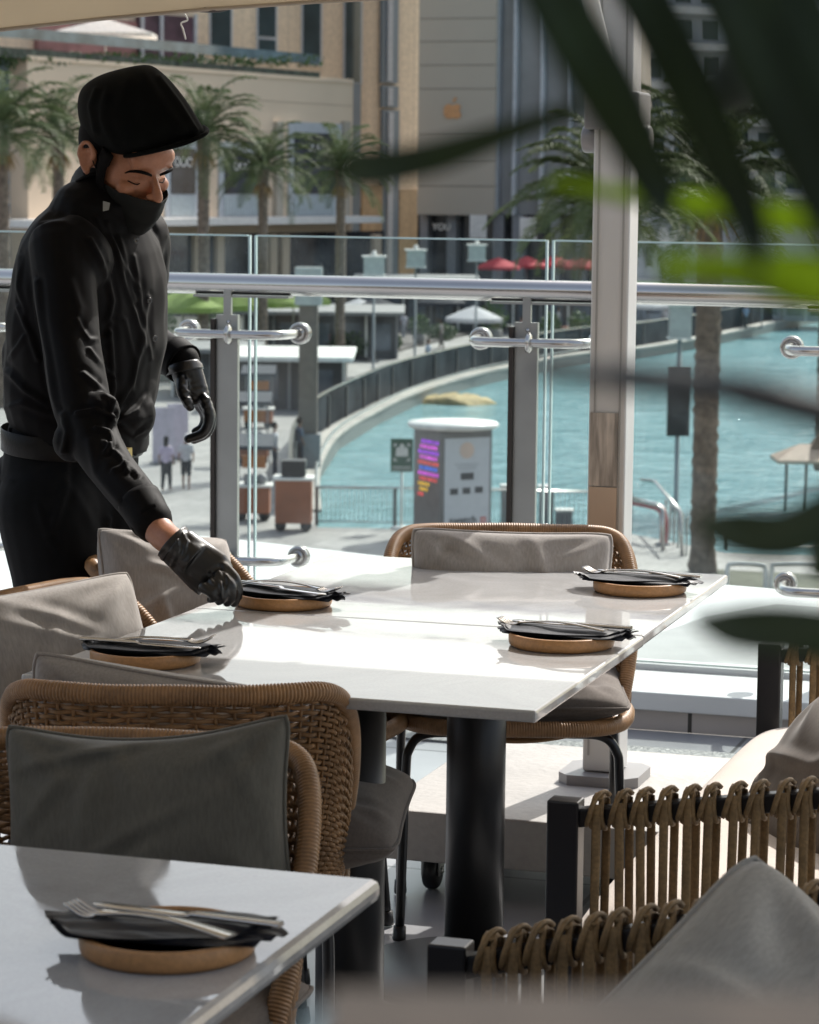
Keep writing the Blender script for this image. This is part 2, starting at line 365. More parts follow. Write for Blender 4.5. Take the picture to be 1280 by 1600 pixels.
cols = {'violet': (.35, .06, .75), 'pink': (.75, .1, .7), 'blue': (.06, .15, .8), 'red': (.7, .08, .08), 'amber': (.8, .42, .04)}
rows = ['violet', 'pink', 'violet', 'pink', 'red', 'blue', 'pink', 'red', 'amber', 'amber', 'red']
lm = {k: MB() for k in cols}
for r_, kcol in enumerate(rows):
    for q_ in range(7):
        y = .62-.17*q_+(.085 if r_ % 2 else 0); z = 2.62-.145*r_
        if y < -.66 or y > .66 or (q_ > 5-r_*.0 and r_ < 1) or (r_ > 7 and q_ < 2+(r_-7)): continue
        z2 = z
        lm[kcol].lathe([(0, 0), (.056, 0), (.05, .02), (0, .02)], (-S/2-.004, -y, z2), 6, axis=Matrix.Rotation(R(-90), 3, 'Y'), smooth=False)
for k, m_ in lm.items():
    if m_.v: m_.build('light_row', mat('led_'+k, cols[k], .4, emis=.55, var=.4, vs=9), t)
# green assembly sign
c = bx(627, 826); t = thing('assembly_sign', 'green sign with a white pictogram on a thin white post beside the display pillar', 'sign', tuple(c), YAW)
mb = MB(); mb.tube([(0, 0, 0), (0, 0, 1.6)], .035, 8); mb.lathe([(.3, 0), (.3, .04), (.05, .08)], n=16); mb.build('post', M_offw, t)
b_ = MB().box((0, -.03, 2.05), (.62, .03, .92)).build('board', mat('sign_green', (.02, .09, .05), .4), t)
mb = MB()
for x, z, r_ in ((0, 2.30, .07), (-.11, 2.22, .055), (.11, 2.22, .055)): mb.lathe([(0, 0), (r_, 0), (r_, .008), (0, .008)], (x, -.048, z), 14, axis=Matrix.Rotation(R(90), 3, 'X'), smooth=False)
mb.box((0, -.052, 2.1), (.34, .008, .16)); mb.box((0, -.052, 2.2), (.12, .009, .1))
for sx in (-1, 1):
    for sz in (-1, 1):
        a = Vector((sx*.22, -.05, 2.13+sz*.24)); mb.add([a, a+Vector((sx*-.0, 0, -sz*.10)), a+Vector((-sx*.10, 0, 0)), a+Vector((0, -.01, 0))], [(0, 1, 2)])
mb.box((0, -.052, 1.72), (.5, .006, .03)); mb.box((0, -.052, 1.65), (.5, .006, .02))
mb.build('pictogram', M_offw, b_)
def post_box(px, py, wpx, hpx, label):
    c = bx(px, py); s = (c-CAM).dot(fw)/F_PX; t = thing('stone_pillar', label, 'pillar', tuple(c), YAW); h = hpx*s; w_ = wpx*s
    MB().box((0, 0, h/2-.04), (w_, w_, h-.08)).build('shaft', M_grey, t); MB().box((0, 0, h-.04), (w_*1.25, w_*1.25, .1)).build('cap', M_offw, t, bevel=.015)
post_box(790, 823, 15, 66, 'grey pillar with white cap in the pool fence just right of the display pillar')
post_box(849, 824, 15, 66, 'grey pillar with white cap in the pool fence left of the white mast')
c = bx(881, 826); s_ = (c-CAM).dot(fw)/F_PX; t = thing('litter_bin', 'low grey litter bin with pale lid by the pool fence', 'bin', tuple(c), YAW)
MB().box((0, 0, .24), (.46, .4, .48)).build('body', mat('bin_grey', (.16, .15, .17), .5), t, bevel=.02); MB().box((0, 0, .52), (.52, .46, .07)).build('lid', M_offw, t, bevel=.02)
# sign board on a pole + pale lantern
def lamp_pylon(px, pyb, pyt, lw, lh, label, board=None, group=None, pr=.06):
    c = bx(px, pyb); s = (c-CAM).dot(fw)/F_PX; Hh = (pyb-pyt)*s; t = thing('lamp_post', label, 'lamp post', tuple(c), YAW, group)
    mb = MB(); mb.lathe([(pr*2.2, 0), (pr*2.2, .12), (pr, .2), (pr, Hh-lh)], n=10); mb.build('pole', mat('pole_grey', (.22, .24, .25), .45), t)
    l = MB(); l.box((0, 0, Hh-lh/2), (lw, lw, lh)); lo = l.build('lantern', mat('lantern_glass', (.42, .45, .44), .2, spec=.6), t, bevel=.02)
    mb = MB(); mb.box((0, 0, Hh+.02), (lw*1.2, lw*1.2, .06)); mb.box((0, 0, Hh-lh), (lw*1.1, lw*1.1, .05)); mb.ball((0, 0, Hh+.15), .13, 10); mb.build('finial', M_offw, lo)
    if board: MB().box((board[0], -.1, board[1]), (board[2], .12, board[3])).build('board', M_dark, t, bevel=.01)
    return t
lamp_pylon(1056, 800, 478, .62, .95, 'lamp post with a dark board hung on it beside the large palm trunk', board=(0, 3.25, .66, 2.0), pr=.07)
for i, (px, pb, ptp) in enumerate(((583, 606, 402), (648, 580, 392), (743, 556, 384))):
    lamp_pylon(px, pb, ptp, .95, .85, ['square lantern on a slim post, leftmost of the three along the curved balustrade', 'square lantern on a slim post, middle of the three along the curved balustrade', 'square lantern on a slim post, rightmost of the three along the curved balustrade'][i], group='lamp posts along the promenade')
# wide lamp pylon
c = bx(481, 733); t = thing('lamp_pylon', 'wide brown lamp pylon with a pale lantern head left of the pool', 'lamp post', tuple(c), YAW)
MB().box((0, 0, 3.4), (.62, .5, 4.4)).build('shaft', mat('pylon_brown', (.16, .13, .11), .6), t); MB().box((0, 0, .6), (.85, .7, 1.2)).build('plinth', M_grey, t)
MB().box((0, 0, 6.1), (.9, .8, 1.25)).build('lantern', mat('lantern_glass', (.42, .45, .44), .2), t, bevel=.03)
# carts
def cart(px, py, w_, h_, label, roof=True, rz=0., top=None):
    c = bx(px, py); t = thing('market_cart', label, 'cart', tuple(c), YAW+rz, 'market carts left of the pool')
    MB().box((0, 0, .22+h_/2), (w_, .8, h_)).build('body', M_br, t, bevel=.02)
    MB().box((0, 0, .22+h_+.03), (w_+.12, .95, .07)).build('counter', M_offw, t)
    for sx in (-1, 1):
        mb = MB(); mb.lathe([(.02, -.04), (.16, -.04), (.16, .04), (.02, .04)], (sx*w_*.35, -.3, .16), 12, axis=Matrix.Rotation(R(90), 3, 'X')); mb.build('wheel', M_blk, t)
    if roof:
        for sx in (-1, 1): MB().box((sx*w_*.46, .3, 1.3), (.05, .05, 1.9)).build('post', M_grey, t)
        mb = MB(); mb.add([(-w_*.6, -.6, 2.05), (w_*.6, -.6, 2.05), (w_*.6, .6, 2.25), (-w_*.6, .6, 2.25), (-w_*.6, -.6, 2.15), (w_*.6, -.6, 2.15), (w_*.6, .6, 2.4), (-w_*.6, .6, 2.4)],
            [(3, 2, 1, 0), (4, 5, 6, 7), (0, 1, 5, 4), (1, 2, 6, 5), (2, 3, 7, 6), (3, 0, 4, 7)]); mb.build('canopy', M_navy, t)
        mb = MB(); mb.box((-.1, -.2, .22+h_+.2), (.3, .3, .3)); mb.ball((.25, -.1, .22+h_+.2), .16, 10); mb.box((.05, .1, .22+h_+.16), (.25, .2, .22)); mb.build('wares', M_grey, t)
        MB().box((0, .28, 1.62), (w_*.7, .04, .35)).build('name_board', mat('orange_board', (.42, .17, .06), .6), t)
    return t
cart(396, 812, .95, .75, 'rust brown cart with a dark canopy nearest the glass joint')
cart(396, 724, 1.0, .55, 'rust cart under a dark canopy, middle one of the three behind the glass joint')
cart(404, 668, 1.1, .5, 'rust cart with dark canopy farthest back of the three behind the glass joint')
t = cart(459, 828, 1.0, 1.2, 'tall rust brown cabinet cart with a black box on top beside the fence corner', roof=False)
MB().box((0, 0, 1.72), (.66, .6, .45)).build('black_box', M_blk, t, bevel=.02)
# white hoarding panels
for i, (px, py) in enumerate(((255, 725), (278, 718))):
    c = bx(px, py); t = thing('screen_panel', ['white standing screen panel behind the waiter, left one of two', 'white standing screen panel behind the waiter, right one of two'][i], 'panel', tuple(c), YAW+R(25), 'white screen panels')
    MB().box((0, 0, 1.0), (.75, .05, 1.85)).build('panel', mat('lilac_white', (.55, .5, .58), .6), t); MB().box((0, 0, .05), (.8, .4, .06)).build('foot', M_grey, t)
# steel gate rail + red pipe
c = bx(1036, 860); t = thing('gate_railing', 'steel tube gate railing running to the water left of the big palm trunk', 'railing', tuple(c), 0)
mb = MB(); A = [bx(985, 845), bx(1036, 860), bx(1078, 855)]
zz = lambda p, h: Vector(p)+Vector((0, 0, h))
mb.tube([zz(bx(960, 838), 1.15), zz(bx(1025, 856), 1.15), zz(bx(1034, 858), 1.05), zz(bx(1036, 860), 0)], .06, 8)
mb.tube([zz(bx(1000, 815), 1.2), zz(bx(1022, 818), 1.2), zz(bx(1062, 866), 1.1), zz(bx(1066, 868), 0)], .05, 8); mb.build('rail', M_steel, t, world=True)
for k in range(6):
    p = bx(1040+k*6.5, 838+k*6); MB().box((p.x, p.y, PZ+.5), (.05, .05, 1.)).build('post', M_steel2, t, world=True)
c = bx(1036, 851); t = thing('red_pipe', 'bent red standpipe beside the steel gate railing', 'pipe', tuple(c), 0)
mb = MB(); mb.tube(smooth_path([zz(bx(985, 835), .92), zz(bx(1020, 845), .95), zz(bx(1033, 849), .88), zz(bx(1037, 851), .6), zz(bx(1037, 851), 0)], 6), .11, 12)
mb.build('pipe', mat('red_paint', (.35, .02, .025), .35), t, world=True)
mb = MB(); mb.lathe([(.2, 0), (.2, .05)], (0, 0, 0), 14); mb.build('flange', M_grey, t)
# street barrier, low kerb wall right
t = thing('street_barrier', 'white hoop barrier in front of the dark bed by the palm trunk', 'barrier', tuple(bx(1200, 925)), 0)
mb = MB()
for x0, x1 in ((1135, 1196), (1204, 1290)):
    mb.tube(smooth_path([zz(bx(x0, 925), 0), zz(bx(x0+1, 924), .55), zz(bx(x0+10, 924), .66), zz(bx(x1-10, 925), .66), zz(bx(x1-1, 925), .55), zz(bx(x1, 926), 0)], 5), .06, 8)
mb.build('hoop', M_offw, t, world=True)
struct('planting_bed', MB().prism([tuple(bx(*p))[:2] for p in ((1120, 930), (1330, 945), (1330, 905), (1120, 895))], PZ+.004, PZ+.09), mat('bed_soil', (.07, .075, .05), .9, var=.4, vs=1))
# small pavilion on the water at right
c = GP(1262, 800, wz); t = thing('wooden_shelter', 'small wooden roofed shelter on thin posts over the water at the right edge', 'shelter', tuple(c), YAW)
for x, y in ((-.7, 0), (-.05, .2), (.5, 0), (1.1, .2)): MB().tube([(x, y, 0), (x, y, 1.7)], .045, 6).build('post', M_dark, t)
mb = MB(); mb.add([(-1.1, -.9, 1.6), (1.6, -.9, 1.6), (1.6, .9, 1.6), (-1.1, .9, 1.6), (-.3, 0, 2.15), (.8, 0, 2.15), (-1.1, -.9, 1.7), (1.6, -.9, 1.7), (1.6, .9, 1.7), (-1.1, .9, 1.7)],
    [(3, 2, 1, 0), (6, 7, 5, 4), (8, 9, 4, 5), (7, 8, 5), (9, 6, 4), (0, 1, 7, 6), (1, 2, 8, 7), (2, 3, 9, 8), (3, 0, 6, 9)]); mb.build('roof', mat('pale_wood', (.42, .30, .22), .6), t)
mb = MB(); mb.add([(.0, -.3, 2.05), (.9, -.3, 2.05), (.9, .3, 2.05), (0, .3, 2.05), (.45, 0, 2.75)], [(3, 2, 1, 0), (0, 1, 4), (1, 2, 4), (2, 3, 4), (3, 0, 4)]); mb.build('turret', mat('brown_wood', (.22, .14, .09), .6), t)
# stone islet in pool
c = GP(712, 630, wz); t = thing('stone_islet', 'low ochre stone islet in the pool under the curved balustrade', 'rock', tuple(c), YAW)
P = []
for i in range(9):
    a = i/8; rr = math.sin(math.pi*min(1, max(.02, a)))**.6
    P.append([(3.9*(a-.5), 1.3*rr*math.cos(k*math.pi/8)*(1+.2*math.sin(5*i+k)), max(-.1, .42*rr*math.sin(k*math.pi/8)*(1+.25*math.sin(3*i+2*k)))) for k in range(9)])
MB().grid(P).build('rock', mat('ochre_rock', (.33, .26, .12), .8, var=.3, vs=2, bump=1, bs=4), t)

# pavilions, parasols, hedges along the far promenade
def pavilion(px, py, wpx, dep, h, label, wall=None, roof=True):
    c = bx(px, py); s = (c-CAM).dot(fw)/F_PX; w_ = wpx*s; t = thing('pavilion', label, 'pavilion', tuple(c), YAW, 'low pavilions of the promenade')
    MB().box((0, dep/2, h/2), (w_, dep, h)).build('wall', wall or mat('pavilion_dark', (.045, .047, .055), .4, var=.4, vs=.4), t)
    nwin = max(2, int(w_/1.6))
    for k in range(nwin): MB().box((-w_/2+w_*(k+.5)/nwin, -.03, h*.5), (w_/nwin*.6, .05, h*.62)).build('window', mat('dim_glass', (.12, .14, .17), .1, var=.6, vs=.6), t)
    for k in range(nwin+1): MB().box((-w_/2+w_*k/nwin, -.08, h/2), (.12, .1, h)).build('post', M_grey if k % 2 else M_offw, t)
    if roof: MB().box((0, dep/2-.5, h+.1), (w_+.8, dep+1.6, .2)).build('roof', M_offw if py > 620 else mat('roof_grey', (.22, .22, .22), .7), t, bevel=.02)
    return t
pavilion(452, 640, 170, 6, 2.1, 'dark pavilion with a white flat roof left of the brown lamp pylon')
pavilion(500, 560, 240, 8, 2.4, 'long dark pavilion behind the white roofed one')
pavilion(780, 520, 300, 9, 2.6, 'long dark pavilion beyond the curved balustrade')
pavilion(650, 500, 180, 6, 2.8, 'dark pavilion between the left and middle square lanterns')
pavilion(1130, 500, 330, 5, 2.2, 'pale fronted pavilion on the far bank right of the mast', wall=mat('pale_front', (.34, .35, .38), .5, var=.4, vs=.5))
pavilion(330, 620, 120, 5, 2.0, 'dark pavilion behind the waiter’s hanging hand'.replace('’', "'"))
def parasol(px, py, r_, h_, c_, label, group, kind=8, rib=True):
    c = bx(px, py); t = thing('parasol', label, 'parasol', tuple(c), rnd.random(), group)
    MB().tube([(0, 0, 0), (0, 0, h_)], .04, 6).build('pole', M_grey, t)
    mb = MB(); n_ = kind*3; vs = [(0, 0, h_)]; 
    for ring, (rr, zz_) in enumerate(((.5, .24), (1., .52), (1.0, .68))):
        for k in range(n_):
            a = 2*math.pi*k/n_; sag = 1-.06*(1-abs(math.cos(kind/2*a)))*(1 if ring else .3)
            vs.append((math.cos(a)*r_*rr*sag, math.sin(a)*r_*rr*sag, h_-r_*zz_*.8))
    fs = [(0, 1+k, 1+(k+1) % n_) for k in range(n_)]
    for ring in (0, 1): fs += [(1+ring*n_+k, 1+(ring+1)*n_+k, 1+(ring+1)*n_+(k+1) % n_, 1+ring*n_+(k+1) % n_) for k in range(n_)]
    mb.add(vs, fs); mb.build('canopy', mat('canvas_'+str(c_), c_, .8, var=.15, vs=1, trans=.35), t); mb = None
    MB().lathe([(.3, 0), (.3, .08)], n=12).build('foot', M_grey, t)
G1 = (.30, .42, .10)
for px, py, d_ in ((286, 590, 'lime green parasol nearest the waiter'), (350, 585, 'lime green parasol behind the left glass joint'), (412, 578, 'lime green parasol third from the waiter'), (458, 572, 'lime green parasol beside the brown lamp pylon')):
    parasol(px, py, 2.0, 4.3, G1, d_, 'lime green parasols')
for i, (px, py) in enumerate(((778, 484), (822, 480), (866, 478), (905, 482))):
    parasol(px, py, 1.7, 4.0, (.62, .07, .09), ['first', 'second', 'third', 'fourth'][i]+' red parasol from the left, left of the white mast', 'red parasols')
for i, (px, py) in enumerate(((740, 545), (1012, 520), (560, 530), (1190, 512))):
    parasol(px, py, 1.7, 2.5, (.6, .6, .62), 'pale parasol '+['beyond the curved balustrade', 'on the far bank just right of the mast', 'left of the first square lantern', 'far right on the far bank'][i], 'pale parasols')
M_leaf2 = mat('hedge_leaf', (.055, .10, .03), .6, var=.5, vs=3, trans=.2)
def leafclump(mb, c, sz, n_, lf, rg):
    for _ in range(n_):
        a = rg.random()*6.28; z = rg.uniform(-1, 1); q = math.sqrt(1-z*z); rr = rg.random()**.33
        p = Vector((c[0]+sz[0]*q*math.cos(a)*rr, c[1]+sz[1]*q*math.sin(a)*rr, c[2]+sz[2]*z*rr))
        u_ = Vector((rg.gauss(0, 1), rg.gauss(0, 1), rg.gauss(0, 1))).normalized(); v_ = u_.orthogonal().normalized(); s = lf*rg.uniform(.6, 1.4)
        mb.add([p-u_*s, p+v_*s*.5, p+u_*s, p-v_*s*.5], [(0, 1, 2, 3)])
for i, (px, py, ww) in enumerate(((300, 612, 60), (390, 605, 60), (545, 560, 60), (440, 600, 50))):
    c = bx(px, py); s = (c-CAM).dot(fw)/F_PX; t = thing('hedge', 'clipped green hedge '+['below the parasol nearest the waiter', 'right of the left glass joint', 'beyond the brown lamp pylon', 'under the parasol beside the lamp pylon'][i], 'hedge', tuple(c), YAW, 'hedges of the promenade')
    mb = MB(); leafclump(mb, (0, 0, .8), (ww*s*.6, .8, .85), 900, .16, rnd); mb.build('foliage', M_leaf2, t); MB().tube([(0, 0, 0), (0, 0, .8)], .06, 5).build('stem', M_dark, t)
struct('promenade_shade', MB().prism([tuple(bx(*p))[:2] for p in ((575, 566), (640, 545), (740, 522), (930, 500), (930, 470), (560, 470), (500, 545))], PZ+.07, PZ+.12), mat('promenade_shade_tone', (.07, .06, .055), .7, var=.4, vs=.6))  # dark sheet on the paving; the promenade's shade is put into its colour
NV = (.035, .04, .055)
for px, py, d_ in ((590, 535, 'dark navy parasol below the leftmost square lantern'), (690, 522, 'dark navy parasol right of the middle square lantern'), (812, 512, 'dark navy parasol just left of the right railing post'), (900, 505, 'dark navy parasol just left of the mast')):
    parasol(px, py, 1.6, 2.7, NV, d_, 'dark navy parasols')
for i, (px, py, ww) in enumerate(((610, 548, 40), (690, 532, 50), (800, 515, 60), (900, 503, 50), (480, 578, 40))):
    c = bx(px, py); s = (c-CAM).dot(fw)/F_PX; t = thing('hedge', 'low dark hedge '+['at the dark ground edge below the leftmost lantern', 'at the dark ground edge right of the middle lantern', 'at the dark ground edge left of the right railing post', 'at the dark ground edge beside the mast', 'at the foot of the brown lamp pylon, far side'][i], 'hedge', tuple(c), YAW, 'hedges of the promenade')
    mb = MB(); leafclump(mb, (0, 0, .5), (ww*s*.5, .5, .55), 500, .13, rnd); mb.build('foliage', M_leaf2, t); MB().tube([(0, 0, 0), (0, 0, .6)], .05, 5).build('stem', M_dark, t)
struct('promenade_dark_ground', MB().prism([tuple(bx(*p))[:2] for p in ((150, 600), (470, 592), (560, 540), (740, 512), (740, 470), (150, 470))], PZ+.004, PZ+.06), mat('dark_ground', (.06, .06, .05), .9, var=.5, vs=.5))  # flat dark ground strip around the lime parasols
struct('lawn', MB().prism([tuple(bx(*p))[:2] for p in ((990, 462), (1330, 462), (1330, 440), (990, 440))], PZ+.004, PZ+.05), mat('lawn_grass', (.10, .20, .05), .9, var=.3, vs=.3))

# cafe tables, planters and bollard lights that fill the promenade
M_pot = mat('pot_grey', (.18, .175, .17), .6)
CT = (((560, 512), 'small white cafe table with dark chairs right of the brown lamp pylon'), ((605, 522), 'small grey cafe table below the leftmost square lantern'), ((668, 518), 'small rust topped cafe table below the middle square lantern'),
      ((745, 510), 'small white cafe table below the rightmost square lantern'), ((792, 527), 'small grey cafe table beside the pale parasol beyond the balustrade'), ((886, 530), 'small rust topped cafe table just left of the white mast'))
for i, ((px, py), lb) in enumerate(CT):
    c = bx(px, py); t = thing('cafe_table', lb, 'table', tuple(c), rnd.random(), 'cafe tables of the promenade')
    mb = MB(); mb.lathe([(.45, .72), (.45, .76)], n=14); mb.tube([(0, 0, 0), (0, 0, .72)], .04, 6); mb.build('tabletop', [M_offw, M_pot, M_br][i % 3], t)
    for k in range(4):
        a = k*1.57+.4; x, y = math.cos(a)*.85, math.sin(a)*.85; mb = MB(); mb.box((x, y, .43), (.42, .42, .06), a); mb.box((x*1.22, y*1.22, .7), (.05, .42, .5), a)
        for sx in (-.17, .17):
            for sy in (-.17, .17): mb.box((x+sx, y+sy, .2), (.04, .04, .4))
        mb.build('chair', M_navy if i % 2 else mat('cafe_chair', (.10, .07, .05), .6), t)
for i, (px, py, kk) in enumerate(((520, 552, 1), (588, 545, 1.3), (655, 540, 1), (770, 540, 1.4), (860, 538, 1), (905, 545, 1.2), (250, 560, 1.5), (330, 545, 1.5))):
    c = bx(px, py); t = thing('potted_shrub', 'bushy green shrub in a grey pot, '+['right of the brown lamp pylon', 'below the leftmost square lantern', 'below the middle square lantern', 'right of the rightmost square lantern', 'left of the glass joint', 'just left of the mast', 'behind the waiter\'s elbow', 'behind the left railing post'][i], 'shrub', tuple(c), 0, 'potted shrubs')
    MB().lathe([(.3*kk, 0), (.42*kk, .7*kk)], n=14).build('pot', M_pot, t); mb = MB(); leafclump(mb, (0, 0, 1.2*kk), (.65*kk, .65*kk, .75*kk), 260, .13, rnd); mb.build('foliage', M_leaf2, t)

# palms
M_trunk = mat('palm_trunk', (.17, .13, .10), .9, var=.4, vs=5, bump=1., bs=9)
M_frond = mat('palm_frond', (.09, .118, .055), .6, var=.5, vs=.8, trans=.3, spec=.15)
def palm_meshes(h, r, nf, L_, seed, nl=26, lw=.05):
    rg = random.Random(seed); tr = MB(); rows = []
    nz_ = int(h/.16)
    for i in range(nz_+1):
        z = h*i/nz_; rr = r*(1.15 if z < .4 else 1)*(1+.10*(i % 2))*(1.18 if z > h-1.0 else 1)
        rows.append([(rr*math.cos(a)*(1+.08*math.sin(3*a+i*2.4)), rr*math.sin(a)*(1+.08*math.sin(4*a+i)), z) for a in [2*math.pi*k/14 for k in range(14)]])
    tr.grid(rows, closed_u=True)
    cr_ = MB()
    for f in range(nf):
        az = f*2.399+rg.uniform(-.2, .2); e0 = math.radians(86-112*(f/nf)**1.2+rg.uniform(-8, 8)); LL = L_*rg.uniform(.85, 1.1)
        P = []; p = Vector((0, 0, h-.1)); el = e0; n_ = 12
        for i in range(n_+1):
            P.append(p.copy()); d = Vector((math.cos(az)*math.cos(el), math.sin(az)*math.cos(el), math.sin(el))); p = p+d*(LL/n_); el -= R(4.6+i*.55)*(1.15 if e0 > .3 else .8)
        cr_.tube(P, [.035*(1-.8*i/n_) for i in range(n_+1)], 4)
        for k in range(nl):
            u_ = .12+.88*k/nl; q = at_path(P, u_); q2 = at_path(P, min(1, u_+.03)); tdir = (q2-q).normalized() if (q2-q).length > 1e-6 else Vector((0, 0, -1))
            side = tdir.cross(Vector((0, 0, 1))); side = side.normalized() if side.length > .05 else Vector((-math.sin(az), math.cos(az), 0)); upv = side.cross(tdir)
            ll = LL*.17*math.sin(math.pi*(.12+.83*u_))**.7
            for sg in (-1, 1):
                d = (side*sg+tdir*.75+upv*rg.uniform(.0, .5)).normalized(); e = q+d*ll+Vector((0, 0, -ll*rg.uniform(.05, .4))); wv_ = tdir*lw*.5
                mid = q+d*ll*.5+Vector((0, 0, .02)); cr_.add([q-wv_, q+wv_, mid+wv_*1.2, e, mid-wv_*1.2], [(0, 1, 2, 3, 4)])
    sk = MB()
    for k in range(40):
        az = rg.random()*6.28; e = R(rg.uniform(-75, -45)); q = Vector((0, 0, h-.5)); d = Vector((math.cos(az)*math.cos(e), math.sin(az)*math.cos(e), math.sin(e)))
        sk.tube([q+d*.2, q+d*.7, q+d*1.1+Vector((0, 0, -.2))], [.03, .03, .005], 4)
    return tr, cr_, sk
def palm(px, py, D_, h, r, nf, L_, seed, label, group='palms of the waterfront', nl=26, lw=.05):
    c = PD(px, py, D_); c.z = PZ; t = thing('palm_tree', label, 'palm tree', tuple(c), rnd.random()*6, group)
    a, b_, s_ = palm_meshes(h, r, nf, L_, seed, nl, lw)
    a.build('trunk', M_trunk, t); b_.build('crown', M_frond, t); s_.build('dead_fronds', mat('dry_frond', (.30, .20, .09), .8), t); return t
palm(1107, 500, 66, 9.7, .30, 46, 3.9, 3, 'large palm tree with a thick rough trunk right of the white mast', nl=46, lw=.04)
palm(948, 500, 60, 9.3, .27, 44, 2.9, 5, 'palm tree whose trunk stands behind the white mast', nl=46, lw=.035)
palm(1300, 300, 90, 10.5, .3, 36, 3.2, 9, 'palm tree cut by the right edge of the view')
p0 = palm(318, 400, 130, 11.8, .27, 38, 4.0, 11, 'palm tree just right of the black cap, in front of the mall')
LB = ['palm tree second to the right of the black cap', 'palm tree in front of the shop with the rightmost dark window', 'palm tree just left of the black cap', 'palm tree cut by the left edge of the view']
for i, (px, D_, sz, dz) in enumerate(((411, 132, .86, 0), (532, 140, .86, 0), (92, 126, .98, 0), (5, 112, .97, 0))):
    o = copy_tree(p0); c = PD(px, 400, D_); o.location = (c.x, c.y, PZ); o.scale = (sz,)*3; o.rotation_euler.z = i*1.3+1; o['label'] = LB[i]

# ---------------------------------------------------------------- the mall
class Plane_:
    def __init__(s, px, D_, ang): # ang: degrees, direction to the right measured from the view's right axis towards the far side
        s.p = PD(px, 287, D_); a = R(ang); s.e = r0*math.cos(a)+fh*math.sin(a); s.n = Vector((s.e.y, -s.e.x, 0))
    def at(s, px, py, off=0.):
        d = ray(px, py); q = s.p+s.n*off; k = (q-CAM).dot(s.n)/d.dot(s.n); return CAM+d*k
    def rect(s, x0, x1, y0, y1, o0, o1, mb=None, zb=None):
        mb = mb or MB(); ym = (y0+y1)/2; A = s.at(x0, ym, o1); B = s.at(x1, ym, o1)
        xm = (max(x0, -20)+min(x1, 1300))/2
        def zz_(x, y): return s.at(xm, y, o1).z
        a, b_, c, d = Vector((A.x, A.y, zb if zb is not None else zz_(x0, y1))), Vector((B.x, B.y, zb if zb is not None else zz_(x1, y1))), Vector((B.x, B.y, zz_(x1, y0))), Vector((A.x, A.y, zz_(x0, y0)))
        return mb.slab(a, b_, c, d, s.n*(o0-o1))
M_beige = tile_mat('mall_stone', (.70, .56, .41), (.52, .42, .32), 1.5, .9, .7, var=.05, mortar=.015)
M_beige2 = mat('mall_render', (.70, .55, .41), .8, var=.05, vs=.15); M_taupe = mat('store_cladding', (.42, .375, .31), .6, var=.05, vs=.1)
M_win = mat('window_teal', (.03, .055, .065), .08, var=.3, vs=.3, spec=.8); M_frame = mat('window_frame', (.45, .47, .5), .5)
M_blue = mat('blue_grey_panel', (.16, .20, .24), .3, var=.1, vs=.2); M_shop = mat('shop_dark', (.035, .04, .05), .15, var=.7, vs=.4, spec=.7)
M_ochre = tile_mat('mall_ochre', (.44, .31, .18), (.36, .26, .15), 1.5, .9, .7, var=.05, mortar=.015)
P1 = Plane_(550, 220, 61.3)
t = thing('mall_podium', 'beige two storey mall wing with dark shop windows and a planted roof terrace', 'building', tuple(Vector((P1.p.x, P1.p.y, PZ))))
def pt(name, mb, m, par=None, **k): return mb.build(name, m, par or t, world=(par is None), **k)
def sub(name, mb, m, par):
    me = mb.mesh(name, t.location); me.materials.append(m); return link(bpy.data.objects.new(name, me), par)
pt('wall', P1.rect(44, 551, 104, 430, -6, 0, zb=PZ), M_beige2)
pt('glass_wing', P1.rect(-60, 44, 88, 430, -12, -1.5, zb=PZ), M_blue)
pt('planter', P1.rect(-60, 500, 92, 106, -1.5, .05), mat('planter_green', (.035, .05, .035), .8, var=.6, vs=1.2, bump=1, bs=3))
mb = MB()
for k in range(46):
    q = P1.at(-40+k*11.8, 99, -.6); leafclump(mb, (q.x, q.y, q.z+.25), (.9, .9, .55), 26, .2, rnd)
pt('planter_foliage', mb, M_leaf2)
mb = MB()
for y in (150, 200): P1.rect(44, 551, y, y+.8, .0, .03, mb)
pt('render_joints', mb, mat('joint_beige', (.36, .28, .22), .8))
for px in (322, 438, 543): pt('pilaster', P1.rect(px-5, px+5, 190, 341, 0, .35), M_taupe)
gp_ = pt('terrace_glass', P1.rect(-60, 500, 62, 78, -.3, -.22), mat('terrace_glass_pane', (.13, .18, .2), .1, spec=.8, var=.4, vs=.5))
pt('parapet', P1.rect(44, 553, 106, 112, -1, .12), M_beige2)
for x0, x1, y0, y1 in ((268, 306, 232, 303), (352, 406, 238, 303), (461, 525, 208, 303)):
    f = pt('shop_window', P1.rect(x0-9, x1+9, y0-16, y1+40, 0, .15), M_frame)
    sub('pane', P1.rect(x0, x1, y0, y1, .15, .22), M_shop, f)
    lf = MB()
    for k in range(12): P1.rect(x0+(x1-x0)*(k+.15)/12, x0+(x1-x0)*(k+.8)/12, y1+4, y1+34, .15, .28, lf)
    sub('slats', lf, mat('slat_white', (.45, .5, .52), .5), f)
    q = P1.at((x0+x1)/2, y0+22, .3); Mx = Matrix.Translation(q-t.location) @ Matrix((( P1.e.x, 0, P1.n.x, 0), (P1.e.y, 0, P1.n.y, 0), (0, 1, 0, 0), (0, 0, 0, 1)))
    text_mesh('sign_rings', 'OOO', 1.0, M_offw, f, Mx, .02)
pt('canopy', P1.rect(60, 600, 341, 352, 0, 3.2), M_offw)
pt('shopfront', P1.rect(60, 600, 366, 430, 0, .25, zb=PZ), M_shop)
for px in (310, 345, 428, 447, 535, 590): pt('pier', P1.rect(px-5, px+6, 366, 430, .25, .6, zb=PZ), M_beige2)
